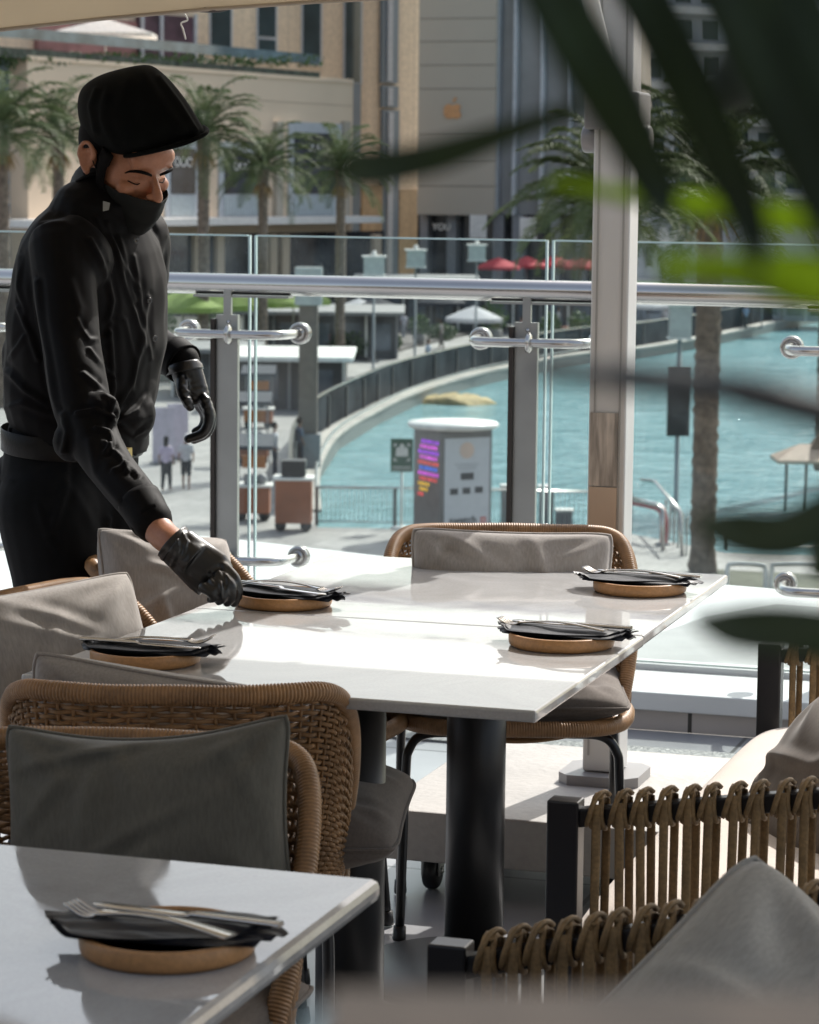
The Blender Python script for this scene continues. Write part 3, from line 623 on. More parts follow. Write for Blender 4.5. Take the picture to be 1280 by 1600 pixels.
# roof terrace parasol
c = P1.at(165, 70, -5); t2 = thing('terrace_parasol', 'large white parasol on the roof terrace above the black cap', 'parasol', tuple(Vector((c.x, c.y, P1.at(165, 100, -5).z))))
mb = MB(); mb.tube([(0, 0, 0), (0, 0, 3.0)], .06, 6); mb.build('pole', M_offw, t2)
mb = MB(); e_ = r0; g_ = fh; W_ = 3.6
vs = [e_*-W_-g_*2.2, e_*W_-g_*2.2, e_*W_+g_*2.2, -e_*W_+g_*2.2]; vs = [v_+Vector((0, 0, 2.2)) for v_ in vs]+[Vector((0, 0, 3.3))]+[v_+Vector((0, 0, 1.9)) for v_ in vs]
mb.add(vs, [(0, 1, 4), (1, 2, 4), (2, 3, 4), (3, 0, 4), (0, 5, 6, 1), (1, 6, 7, 2), (2, 7, 8, 3), (3, 8, 5, 0)]); mb.build('canopy', mat('white_canvas', (.8, .78, .74), .8, trans=.4), t2)
# upper block behind the terrace
P3 = Plane_(550, 236, 52)
t = thing('mall_tower', 'tall pale beige stone block with narrow teal windows behind the roof terrace', 'building', tuple(Vector((P3.p.x, P3.p.y, PZ))))
pt('wall', P3.rect(-80, 656, -260, 430, -14, 0, zb=PZ), M_beige)
for x0, x1, y0, y1 in ((331, 361, -60, 83), (405, 431, -60, 57), (405, 431, 62, 96), (475, 501, -60, 100), (541, 564, -60, 128), (549, 560, 170, 226), (550, 561, 272, 322)):
    f = pt('window', P3.rect(x0-3, x1+3, y0-3, y1+3, 0, .12), M_frame); sub('pane', P3.rect(x0, x1, y0, y1, .12, .18), M_win, f)
for x0, x1, y0, y1 in ((600, 621, -60, 130), (600, 621, 134, 168), (600, 621, 172, 430)):
    f = pt('glazed_strip', P3.rect(x0-2, x1+2, y0, y1, 0, .3), M_blue); sub('fin', P3.rect((x0+x1)/2-3, (x0+x1)/2+4, y0+3, y1-3, .3, .5), M_frame, f)
f = pt('glazed_strip', P3.rect(549, 563, 130, 430, 0, .25), M_blue)
pt('ochre_base', P3.rect(566, 597, 288, 430, 0, .3, zb=PZ), M_ochre); pt('ochre_base', P3.rect(624, 656, 296, 430, 0, .3, zb=PZ), M_ochre)
pt('terrace_room', P3.rect(224, 309, 24, 100, 0, .8), mat('room_dark', (.09, .05, .07), .3, var=.5, vs=.6))
for px in (222, 252, 305): pt('mullion', P3.rect(px, px+4, 22, 100, .8, 1.0), M_frame)
pt('roller', P3.rect(60, 215, 28, 90, 0, .5), mat('pink_screen', (.32, .16, .15), .7, var=.4, vs=.5))
# store with fruit emblem
P4 = Plane_(715, 222, -18)
t = thing('corner_store', 'taupe clad store block with an orange fruit emblem and grey glazing', 'building', tuple(Vector((P4.p.x, P4.p.y, PZ))))
pt('wall', P4.rect(655, 776, -260, 336, -16, 0), M_taupe)
mb = MB()
for y in (-10, 28, 64, 101, 138, 210, 250, 290): P4.rect(655, 776, y, y+1.2, .0, .03, mb)
pt('cladding_joints', mb, mat('joint_dark', (.2, .18, .15), .8))
pt('glazing', P4.rect(776, 960, -260, 336, -15, -1.2), mat('store_glass', (.22, .23, .24), .15, var=.2, vs=.2, spec=.7))
for px in (775, 803, 846, 890, 930): pt('mullion', P4.rect(px, px+5, -260, 336, -1.2, -.4), M_frame)
pt('shopfront', P4.rect(652, 960, 336, 430, -8, -2.5, zb=PZ), M_shop)
for px, ww in ((656, 12), (698, 14), (770, 16), (800, 18), (860, 14), (900, 12)): pt('column', P4.rect(px, px+ww, 336, 430, -2.5, -1.2, zb=PZ), mat('column_grey', (.25, .26, .28), .5))
q = P4.at(708, 174, .0); ax = Matrix.Translation(q-t.location) @ Matrix(((P4.e.x, 0, P4.n.x, 0), (P4.e.y, 0, P4.n.y, 0), (0, 1, 0, 0), (0, 0, 0, 1)))
ap = []
for k in range(48):
    a = 2*math.pi*k/48; x, y = math.cos(a), math.sin(a); rr = .72*(1+.12*math.cos(2*a)-.05*math.cos(a*4)); X, Y = rr*x, rr*y*1.02
    if y > .75: Y -= .12*(1-abs(x)/.66)
    if y < -.8: Y += .08*(1-abs(x)/.6)
    d = math.hypot(X-.92, Y-.08)
    if d < .36: X = .92-math.sqrt(max(0, .36**2-(Y-.08)**2))
    ap.append((X, Y))
mb = MB(); mb.prism(ap, 0, .12); lf = [(.0, .72), (.02, .95), (.16, 1.12), (.28, 1.18), (.28, 1.0), (.16, .8)]; mb.prism(lf, 0, .12)
o = mb.build('emblem', mat('emblem_orange', (.55, .28, .12), .4), t); o.data.transform(ax)
q = P4.at(690, 355, -1.0); Mx = Matrix.Translation(q-t.location) @ Matrix(((P4.e.x, 0, P4.n.x, 0), (P4.e.y, 0, P4.n.y, 0), (0, 1, 0, 0), (0, 0, 0, 1)))
text_mesh('shop_sign', 'YOU', .75, M_offw, t, Mx, .03, bold=.02)
for i, (x0, x1, y0, y1) in enumerate(((734, 760, 336, 372), (812, 838, 340, 374))):
    c = P4.at((x0+x1)/2, (y0+y1)/2, 1); t3 = thing('banner', ['white hanging banner below the store block', 'white hanging banner behind the railing joint'][i], 'banner', tuple(c)); me = P4.rect(x0, x1, y0, y1, 1, 1.1)
    me.build('cloth', M_offw, t3, world=True)
# white tents and a far pale block
for i, px in enumerate((1012, 1035, 1058, 1082)):
    c = GP(px, 432, PZ); t = thing('white_tent', 'white peaked tent, '+['first', 'second', 'third', 'fourth'][i]+' from the left, right of the mast', 'tent', tuple(c), YAW, 'white peaked tents')
    mb = MB(); mb.add([(-1.2, -1.2, 3.2), (1.2, -1.2, 3.2), (1.2, 1.2, 3.2), (-1.2, 1.2, 3.2), (0, 0, 5.6)], [(0, 1, 4), (1, 2, 4), (2, 3, 4), (3, 0, 4), (3, 2, 1, 0)]); mb.build('roof', M_offw, t)
    MB().box((0, 0, 1.6), (2.3, 2.3, 3.2)).build('walls', mat('tent_wall', (.5, .52, .56), .6, var=.2, vs=.7), t)
P5 = Plane_(1130, 300, -6)
t = thing('far_block', 'pale blue grey apartment block with balconies far behind the right palm', 'building', tuple(Vector((P5.p.x, P5.p.y, PZ))))
pt('wall', P5.rect(1000, 1420, -330, 430, -12, 0, zb=PZ), mat('far_wall', (.42, .44, .47), .7, var=.06, vs=.1))
for r_ in range(9):
    for px in range(1010, 1400, 44):
        pt('window', P5.rect(px, px+26, -200+r_*58, -170+r_*58, 0, .1), M_win)
    pt('balcony', P5.rect(1000, 1420, -164+r_*58, -152+r_*58, 0, 1.5), M_offw)
t = thing('market_hall', 'low cream roofed market hall behind the palm left of the mast', 'building', tuple(GP(860, 450, PZ)))
P6 = Plane_(850, 240, 0)
pt('roof', P6.rect(776, 1000, 306, 336, -6, 0), mat('cream_roof', (.85, .78, .66), .7))
pt('wall', P6.rect(786, 990, 337, 430, -6, -3, zb=PZ), M_shop)
for px in (790, 850, 905): pt('pier', P6.rect(px, px+14, 337, 430, -3, -2.5, zb=PZ), M_offw)
# ================================================================ TERRACE
# glass railing
t = thing('glass_railing', 'frameless glass railing with round steel handrail, flat steel posts and button fittings', 'railing', (-2.4, 7.45, .111))
HZ, HY = 1.20, 7.42
mb = MB(); mb.tube([(-7, HY, HZ), (3, HY, HZ)], .031, 20); mb.build('handrail', M_steel, t, world=True)
PX = [-4.75, -3.84, -2.945, -2.03, -1.12, -.2, .7, 1.6]
for x in PX:
    mb = MB(); mb.box((x, 7.40, .111+.50), (.068, .016, 1.0)); 
    mb.box((x+.0, 7.40, 1.15), (.024, .012, .08)); mb.box((x+.04, 7.42, HZ-.035), (.30, .045, .006)); mb.box((x, 7.41, .117), (.13, .12, .012))
    po = mb.build('post', M_steel2, t, world=True)
    wb = MB(); wb.box((x-.0415, 7.405, .111+.495), (.013, .05, .985)); wb.build('post_web', mat('bronze_web', (.055, .045, .04), .4, metal=.5), t, world=True)
    sc_ = MB()
    for dz in (1.09, 1.075, 1.045, 1.03): sc_.lathe([(0, 0), (.006, 0), (.006, .004), (0, .005)], (x+.005, 7.391, dz), 8, axis=Matrix.Rotation(R(90), 3, 'X'))
    sc_.build('screw', M_steel, t, world=True)
    for z in (1.055, .385):
        a = MB(); bl2 = []; yb = 7.36
        a.tube(smooth_path([(x-.17, 7.52, z+.002), (x-.165, 7.43, z), (x-.13, yb, z), (x, yb, z), (x+.11, yb, z), (x+.17, 7.40, z), (x+.185, 7.52, z)], 6), .0138, 14)
        a.build('arm', M_steel, t, world=True)
        b = MB(); b.lathe([(.017, 0), (.029, .001), (.031, .005), (.030, .010), (.022, .013), (.017, .014)], (x+.012, yb, z), 20, axis=Matrix.Rotation(R(90), 3, 'Y')); b.box((x, 7.378, z), (.03, .03, .03)); b.build('collar_fitting', M_steel, t, world=True)
        for xx in (x-.17, x+.185): b = MB(); bl2.append(b); b.lathe([(0, 0), (.0145, 0), (.0155, .005), (.021, .006), (.0225, .001), (.029, .001), (.0325, .005), (.033, .012), (.027, .013), (.027, .018), (.033, .019), (.033, .027), (0, .028)], (xx, 7.498, z), 22, axis=Matrix.Rotation(R(-90), 3, 'X'))
        for b in bl2: b.build('button_fitting', M_steel, t, world=True)
JX = [-5.65, -4.74, -3.83, -2.925, -2.005, -1.09, -.18, .73, 1.64]
for a, b in zip(JX, JX[1:]):
    MB().box(((a+b)/2, 7.55, .73), (b-a-.014, .012, 1.22)).build('glass_pane', M_glass, t, world=True)
    e = MB()
    for x in (a+.0095, b-.0095): e.box((x, 7.55, .73), (.006, .0125, 1.224))
    e.box(((a+b)/2, 7.55, 1.341), (b-a-.03, .0125, .005)); e.build('pane_edge', M_gedge, t, world=True)
mb = MB(); mb.box((-2, 7.525, .118), (12, .014, .02)); mb.box((-2, 7.58, .118), (12, .03, .02)); mb.build('channel', M_white, t, world=True)

# tables
mt = bpy.data.materials.new('quartz_top'); mt.use_nodes = True; N, L = mt.node_tree.nodes, mt.node_tree.links; b = N['Principled BSDF']
tc = N.new('ShaderNodeTexCoord'); n1 = N.new('ShaderNodeTexNoise'); n1.inputs['Scale'].default_value = 3.5; n1.inputs['Detail'].default_value = 9; n1.inputs['Roughness'].default_value = .65; n1.inputs['Distortion'].default_value = 1.2; L.new(tc.outputs['Object'], n1.inputs[0])
cr = N.new('ShaderNodeValToRGB'); cr.color_ramp.elements[0].position = .30; cr.color_ramp.elements[0].color = (.37, .365, .36, 1); cr.color_ramp.elements[1].position = .62; cr.color_ramp.elements[1].color = (.50, .50, .50, 1)
L.new(n1.outputs[0], cr.inputs[0]); n2 = N.new('ShaderNodeTexNoise'); n2.inputs['Scale'].default_value = 220; L.new(tc.outputs['Object'], n2.inputs[0])
r2 = N.new('ShaderNodeMapRange'); r2.inputs[1].default_value = .3; r2.inputs[2].default_value = .7; r2.inputs[3].default_value = .93; r2.inputs[4].default_value = 1.05; L.new(n2.outputs[0], r2.inputs[0])
vm = N.new('ShaderNodeVectorMath'); vm.operation = 'SCALE'; L.new(cr.outputs[0], vm.inputs[0]); L.new(r2.outputs[0], vm.inputs[3]); L.new(vm.outputs[0], b.inputs['Base Color'])
b.inputs['IOR'].default_value = 1.62; n4 = N.new('ShaderNodeTexNoise'); n4.inputs['Scale'].default_value = 9; n4.inputs['Detail'].default_value = 7; n4.inputs['Distortion'].default_value = 2; L.new(tc.outputs['Object'], n4.inputs[0]); r4 = N.new('ShaderNodeMapRange'); r4.inputs[1].default_value = .35; r4.inputs[2].default_value = .75; r4.inputs[3].default_value = .018; r4.inputs[4].default_value = .07; L.new(n4.outputs[0], r4.inputs[0]); L.new(r4.outputs[0], b.inputs['Roughness'])
n3 = N.new('ShaderNodeTexNoise'); n3.inputs['Scale'].default_value = 5; n3.inputs['Detail'].default_value = 2; L.new(tc.outputs['Object'], n3.inputs[0])
bp = N.new('ShaderNodeBump'); bp.inputs['Strength'].default_value = .05; bp.inputs['Distance'].default_value = .003; L.new(n3.outputs[0], bp.inputs['Height']); L.new(bp.outputs[0], b.inputs['Normal'])
M_ped = mat('powder_black', (.010, .010, .011), .38, var=.15, vs=20, spec=.45, bump=.15, bs=400)
M_disc = mat('base_grey', (.035, .037, .04), .4, var=.15, vs=15, bump=.2, bs=300)
def table(x0, x1, y0, y1, cx, cyy, label, th=.018, bev=.004, rz=0., pr=.056):
    c = ((x0+x1)/2, (y0+y1)/2, 0); t = thing('dining_table', label, 'table', c, rz, 'white stone dining tables')
    o = MB().box((0, 0, .75-th/2), (x1-x0, y1-y0, th)).build('tabletop', mt, t, bevel=bev)
    dx, dy = cx-c[0], cyy-c[1]
    mb = MB(); mb.lathe([(pr, .008), (pr, .75-th-.012)], (dx, dy, 0), 40); mb.build('pedestal', M_ped, t)
    mb = MB(); mb.box((dx, dy, .75-th-.006), (.2, .2, .011)); mb.build('top_plate', M_ped, t)
    mb = MB(); mb.lathe([(0, 0), (.238, 0), (.24, .003), (.24, .009), (.235, .012), (0, .013)], (dx, dy, 0), 56); mb.build('base_disc', M_disc, t)
    return t
table(-1.80, -.985, 3.671, 4.364, -1.385, 4.02, 'polished white stone table nearer the camera of the joined pair, on a black column')
table(-1.805, -.99, 4.368, 5.125, -1.40, 4.79, 'polished white stone table nearer the railing of the joined pair, sunlit', rz=R(.5))
tN = table(-1.72, -.897, 2.02, 2.71, -1.07, 2.42, 'white stone table in the lower left corner with one place setting', th=.025, bev=.009, pr=.075)

# wrapped cane
M_cane = mat('round_cane', (.31, .17, .075), .42, var=.22, vs=14, spec=.45, var2=.15, vs2=90)
M_cane2 = mat('woven_cane', (.23, .125, .052), .5, var=.3, vs=25, spec=.4, var2=.2, vs2=120)
def wrapped(mb, path, r, pitch=.0052, n=10, amp=.07):
    P = resample(path, pitch/4); rr = [r*(1+amp*[-1, .7, 1, .7][i % 4]) for i in range(len(P))]
    mb.tube(P, rr, n)
# tub chair, front = -Y
def chair_parts():
    half = [(.0, .300, .768), (-.09, .297, .767), (-.17, .280, .768), (-.218, .250, .764), (-.243, .205, .742), (-.254, .150, .69), (-.253, .09, .61), (-.243, .04, .53), (-.228, .0, .455)]
    pts = [(-x, y, z) for x, y, z in half[::-1]]+half[1:]
    rail = smooth_path(pts, 10)
    seat = []
    for k in range(72):
        a = 2*math.pi*k/72; ca, sa = math.cos(a), math.sin(a); e = .52
        x = .238*math.copysign(abs(ca)**e, ca); y = .245*math.copysign(abs(sa)**e, sa)-.01
        x *= 1-.10*max(0, -y/.25)
        seat.append(Vector((x, y, .435+.012*max(0, -y/.25)-.012*max(0, y/.25))))
    A = MB(); wrapped(A, rail, .0145)
    Bm = MB(); P = resample(seat+[seat[0]], .0013)[:-1]
    Bm.tube(P, [.0155*(1+.07*[-1, .7, 1, .7][i % 4]) for i in range(len(P))], 10, closed=True)
    # seat slats: flat cane bands from side to side, bowed
    Sm = MB()
    for k in range(17):
        y = -.225+.455*k/16; hw = .232*(1-abs(y/.262)**6)*(1-.10*max(0, -y/.25)); rows = []
        if hw < .1: continue
        for i in range(13):
            u = i/12*2-1; rows.append(Vector((hw*u, y+.012*(1-u*u), .437-.028*(1-u*u)*(1-.3*abs(y)/.25))))
        Sm.tube(rows, .0135, 8, flat=.42, up_hint=(0, 1, 0))
    # woven shell between the rail and the back half of the seat ring
    W = MB(); nst = 46; L_ = .01
    low = []
    for i in range(101):
        u = i/100; a = math.pi*(.99*u+.005)   # from +x side round the back to -x side
        ca, sa = math.cos(a), math.sin(a); e = .52
        low.append(Vector((.240*math.copysign(abs(ca)**e, ca), .250*math.copysign(abs(sa)**e, sa)-.005, .445)))
    def S(u, v):
        a = at_path(rail, .03+.94*u); b_ = at_path(low, u)
        p = b_.lerp(a, v); q = Vector((p.x, p.y-.02, 0)); 
        return p+(q.normalized()*.004*math.sin(math.pi*v) if q.length > 0 else q)
    for i in range(nst+1):
        u = i/nst; W.tube([S(u, v/8) for v in range(9)], .0026, 5)
    nr = 38
    for j in range(nr):
        v = (j+.7)/(nr+.4); P = []
        ns = nst*4
        for i in range(ns+1):
            u = i/ns; p = S(u, v); nrm = Vector((p.x, p.y+.0, 0)); nrm = nrm.normalized()
            ph = math.cos(math.pi*i/4)*(1 if j % 2 else -1); P.append(p+nrm*ph*.0042+Vector((0, 0, .0006*math.sin(i*1.7+j*3))))
        W.tube(P, .0034, 6, flat=.72)
    Lm = []
    for (x, y, fx, fy) in ((-.19, -.15, -.222, -.185), (.19, -.15, .222, -.185), (-.20, .14, -.222, .175), (.20, .14, .222, .175)):
        m_ = MB(); pth = smooth_path([(x*.55, y, .418), (x*.92, y, .414), (x*1.08, y*1.02, .385), (x*1.12, y*1.05, .32), (fx, fy, .004)], 7)
        m_.tube(pth, .0095, 10)
        f_ = MB(); d = Vector((fx-x*1.12, fy-y*1.05, -.32)).normalized(); e_ = Vector((fx, fy, .004)); f_.tube([e_-d*.028, e_-d*.005, e_-d*.002+Vector((0, 0, -.0025))], [.0125, .0135, .013], 12)
        Lm.append((m_, f_))
    return A, Bm, Sm, W, Lm
_A, _B, _S, _W, _L = chair_parts()
M_leg = mat('chair_leg_black', (.010, .010, .012), .3, spec=.5)
def make_chair(loc, rz, label):
    t = thing('woven_chair', label, 'chair', loc, rz, 'woven cane tub chairs')
    _A.build('top_rail', M_cane, t); _B.build('seat_rim', M_cane, t); _S.build('seat', M_cane, t); _W.build('woven_back', M_cane2, t)
    for m_, f_ in _L:
        l = m_.build('leg', M_leg, t); f_.build('foot_cap', M_blk, l)
    return t
CH = {}
CH['C1'] = make_chair((-1.577, 3.80, 0), R(198), 'woven cane tub chair seen from behind at the near side of the joined tables')
specs = {'C2': ((-1.350, 2.92, 0), R(10.8), 'woven cane tub chair facing the camera across the lower left table'),
         'C4': ((-1.813, 4.20, 0), R(82.7), 'woven cane tub chair cut by the left edge, at the left of the joined tables'),
         'C5': ((-1.857, 4.847, 0), R(87.5), 'woven cane tub chair the waiter reaches over, in front of his legs'),
         'C6': ((-1.45, 5.205, 0), R(17.7), 'woven cane tub chair at the railing end of the joined tables')}
for k, (loc, rz, lb) in specs.items():
    o = copy_tree(CH['C1']); o.location = loc; o.rotation_euler.z = rz; o['label'] = lb; CH[k] = o

# pillows
def fabric(name, c, **k): return mat(name, c, .9, var=.07, vs=7, bump=.5, bs=700, sheen=.2, spec=.12, var2=.10, vs2=260, stretch=(1, 1, .25), **k)
M_linen = fabric('linen_grey', (.33, .305, .285)); M_olive = fabric('linen_olive', (.125, .118, .10)); M_brown = fabric('linen_brown', (.15, .13, .115)); M_sand = fabric('weave_sand', (.60, .55, .50))
def pillow_mb(w_, h_, th, seed=0, N_=56, ear=.10, wr=1., sagtop=0.):
    rg = random.Random(seed); F = []; 
    folds = [(rg.uniform(-.8, .8), rg.uniform(-1, 1), rg.uniform(0, 6.28), rg.uniform(.25, .7), rg.uniform(.5, 1)) for _ in range(9)]
    def pos(x, y, sgn):
        cx_, cy_ = (1-ear*.62*(1-y*y)**.8)*(1-.045*abs(y)**9), (1-ear*.62*(1-x*x)**.8)*(1-.045*abs(x)**9)
        X = w_/2*x*cx_; Z = h_/2*y*cy_-(sagtop*(1-x*x)*(y > 0)*y)
        e = max(0, (1-abs(x)**2.6))*max(0, (1-abs(y)**2.6)); T_ = th/2*(1.12*e**.42)
        wv_ = 0
        for sx in (-1, 1):
            for sy in (-1, 1):
                dx, dy = 1-x*sx, 1-y*sy; r_ = math.hypot(dx, dy); an = math.atan2(dy, dx); wv_ += math.cos(an*9+seed+sx+2*sy)*math.exp(-((r_-.45)/.32)**2)*.5
        for fx, fy, fa, fl, fs in folds:
            u_ = (x-fx)*math.cos(fa)+(y-fy)*math.sin(fa); v_ = -(x-fx)*math.sin(fa)+(y-fy)*math.cos(fa); wv_ += fs*math.exp(-(u_/fl)**2-(v_/.07)**2)-.6*fs*math.exp(-(u_/fl)**2-((v_-.13)/.09)**2)
        T_ += wr*.010*wv_*min(1, e*3)
        return Vector((X, sgn*T_, Z))
    mb = MB()
    for sgn in (-1, 1):
        rows = [[pos(i/N_*2-1, j/N_*2-1, sgn) for i in range(N_+1)] for j in range(N_+1)]
        if sgn > 0: rows = [r_[::-1] for r_ in rows]
        mb.grid(rows)
    seam = [pos(i/N_*2-1, -1, 1) for i in range(N_)]+[pos(1, j/N_*2-1, 1) for j in range(N_)]+[pos(1-i/N_*2, 1, 1) for i in range(N_)]+[pos(-1, 1-j/N_*2, 1) for j in range(N_)]
    sm = MB(); sm.tube(seam, .0034, 6, closed=True)
    return mb, sm
def pillow(loc, rot, w_, h_, th, m_, label, seed=1, group=None, name='pillow', cat='pillow', **k):
    t = thing(name, label, cat, loc, 0, group); t.rotation_euler = rot
    a, s = pillow_mb(w_, h_, th, seed, **k); c = a.build('cover', m_, t)
    mo = c.modifiers.new('weld', 'WELD'); mo.merge_threshold = .0004
    s.build('piping', m_, t); return t
M_olv = M_olive
# rotation: local X = width, Z = height, -Y = front
q = PD(230, 1276, 3.40)
pillow(tuple(q), (R(-14), R(-5), R(6)), .385, .25, .12, M_olive, 'dark olive linen pillow facing the camera behind the lower left table', 4, ear=.11, sagtop=.02)
q = PD(232, 1166, 4.06)
pillow(tuple(q), (R(-20), R(-9), R(198)), .38, .27, .10, M_linen, 'grey pillow whose corner peeks over the chair seen from behind', 6)
q = PD(66, 1040, 4.50)
pillow(tuple(q), (R(-24), R(-6), R(48)), .40, .27, .14, M_linen, 'grey linen pillow at the left edge beside the near dark place setting', 8, ear=.09)
q = PD(262, 930, 5.12)
pillow(tuple(q), (R(-24), R(8), R(50)), .285, .25, .13, M_linen, 'pale sunlit pillow under the waiter\'s gloved hand', 11)
q = PD(798, 934, 5.30)
pillow(tuple(q), (R(-14), R(1), R(17)), .405, .27, .11, M_linen, 'grey linen pillow in the chair at the railing end of the tables', 15, ear=.09)
# seat cushions
def cushion(loc, rz, m_, label, seed, w_=.47, d_=.46, th=.09, tilt=(0, 0)):
    t = pillow(loc, (R(-90)+tilt[0], tilt[1], rz), w_, d_, th, m_, label, seed, name='seat_cushion', cat='cushion', ear=.05, wr=.6); return t
cushion((-1.515, 3.95, .50), R(14), M_brown, 'dark brown seat cushion of the chair seen from behind', 21, .48, .50, .12)
cushion((-1.45, 5.20, .485), R(17), M_brown, 'dark seat cushion of the chair at the railing end of the tables', 22)
cushion((-1.350, 2.90, .485), 0, M_brown, 'dark seat cushion under the lower left table', 23)
cushion((-1.813, 4.20, .485), R(83), M_brown, 'seat cushion of the chair at the left edge', 24)
cushion((-1.857, 4.847, .485), R(87), M_brown, 'seat cushion of the chair in front of the waiter', 25)

# place settings
M_plate = mat('tan_stoneware', (.42, .215, .085), .45, var=.08, vs=30, spec=.5, var2=.12, vs2=200, bump=.15, bs=300); M_glaze = mat('plate_inside', (.05, .055, .07), .12, spec=.7)
M_nap = mat('black_napkin', (.006, .007, .013), .5, var=.2, vs=40, spec=.35, sheen=.05, bump=.15, bs=900); M_cut = mat('cutlery_steel', (.75, .73, .70), .12, metal=1, var=.04)
def plate_mb(r_=.087, h_=.022):
    a = MB(); a.lathe([(0, 0), (r_*.93, 0), (r_*.985, .003), (r_, .008), (r_, h_-.002), (r_-.002, h_), (r_-.006, h_), (r_-.008, h_-.003)], n=64)
    b_ = MB(); b_.lathe([(r_-.008, h_-.003), (r_-.010, .010), (r_*.8, .007), (0, .007)], n=64); return a, b_
def napkin_mb(seed):
    rg = random.Random(seed); mb = MB(); nx, ny = 60, 26; L_, W_ = .212, .104
    for lay in range(4):
        sh = rg.uniform(-.012, .012); rt_ = R(rg.uniform(-7, 7)); ph = rg.uniform(0, 6)
        rows = []
        for j in range(ny+1):
            row = []
            for i in range(nx+1):
                u, v = i/nx*2-1, j/ny*2-1; x = u*L_/2+sh+.010*v*u; y = v*W_/2*(1-.62*abs(u)**6*(1 if lay % 2 else .7)-.1*u*u)+.012*u*(lay-1.5)*.5
                z = .0220+.0013*lay+.0035*(1-v*v)*(1-u**4)+.0013*math.sin(7*v+ph+1.5*u)*(1-.3*abs(u))+.0008*math.sin(5*u+ph*2)+.006*max(0, abs(u)-.8)*math.sin(6*v+ph)
                z += .035*max(0, abs(u)-.86)*(-.6 if lay < 2 else 1.0)
                X = x*math.cos(rt_)-y*math.sin(rt_); Y = x*math.sin(rt_)+y*math.cos(rt_); row.append((X, Y, z))
            rows.append(row)
        top = rows; bot = [[(p[0], p[1], p[2]-.0012) for p in r_][::-1] for r_ in rows]
        mb.grid(top); mb.grid(bot)
    return mb
def fork_mb(L_=.195):
    mb = MB(); P = []; rows = []
    for i in range(25):
        u = i/24; x = -L_/2+L_*u*.80; w_ = .0105-.0060*min(1, u*1.5)+(.0 if u < .85 else (u-.85)/.15*.008); z = .006*math.sin(math.pi*u)**1.2+.000
        rows.append([(x, -w_, z), (x, w_, z), (x, w_*.9, z+.0022), (x, -w_*.9, z+.0022)])
    mb.grid(rows, closed_u=True); mb.add(rows[0], [(0, 1, 2, 3)])
    for k in range(4):
        y = -.0102+.0068*k; x0 = -L_/2+L_*.80
        mb.tube(smooth_path([(x0-.004, y*.8, .001), (x0+.008, y, -.003), (x0+.022, y, -.002), (x0+.040, y*.96, .006)], 5), [.0019]*15+[.0008], 6)
    return mb
def knife_mb(L_=.205):
    mb = MB(); rows = []
    for i in range(31):
        u = i/30; x = -L_/2+L_*u; w_ = (.0075-.002*u*2) if u < .5 else .0068+.003*math.sin(math.pi*(u-.5)*2)**.5; w_ = w_ if u < .97 else .003; hh = .0045 if u < .5 else .0015
        rows.append([(x, -w_, 0), (x, w_, 0), (x, w_*.8, hh), (x, -w_*.8, hh)])
    mb.grid(rows, closed_u=True); mb.add(rows[0], [(0, 1, 2, 3)]); mb.add(rows[-1], [(3, 2, 1, 0)]); return mb
_pl = plate_mb(); _fk = fork_mb(); _kn = knife_mb(); _np = [napkin_mb(s) for s in (3, 9)]
def setting(x, y, rz, where, fk, kn, nap=0, ns=1.):
    z = .7505
    t = thing('plate', 'tan stoneware plate '+where, 'plate', (x, y, z), rz, 'tan plates on the tables'); _pl[0].build('rim', M_plate, t); _pl[1].build('well', M_glaze, t)
    o = _np[nap].build('napkin', M_nap); o.location = (x, y, z); o.rotation_euler.z = rz; o.scale = (ns, ns, 1); tag(o, 'folded black napkin on the plate '+where, 'napkin', 'black napkins')
    o = _fk.build('fork', M_cut); o.location = (x+fk[0], y+fk[1], z+.0325); o.rotation_euler = (fk[4] if len(fk) > 4 else 0, fk[3], fk[2]); tag(o, 'steel fork on the napkin '+where, 'fork', 'steel forks')
    o = _kn.build('knife', M_cut); o.location = (x+kn[0], y+kn[1], z+.032); o.rotation_euler = (0, kn[3], kn[2]); tag(o, 'steel knife on the napkin '+where, 'knife', 'steel knives')
setting(-1.006, 2.372, R(8), 'on the lower left table', (-.012, -.018, R(166), 0), (.012, .018, R(176), 0))
setting(-1.664, 3.835, R(8), 'at the shaded left of the joined tables', (.012, .006, R(8), R(-4)), (0, -.02, R(-2), 0), 1)
setting(-1.091, 4.221, R(4), 'at the sunlit right of the joined tables', (-.015, -.004, R(168), 0), (.012, .018, R(176), 0), 1)
setting(-1.105, 4.850, R(3), 'at the far right corner of the tables', (-.015, 0, R(170), 0), (.015, .012, R(172), 0), 0)
setting(-1.665, 4.455, R(-8), 'held by the waiter\'s glove', (.012, .014, R(-12), 0), (0.005, -.02, R(-22), 0), 1)

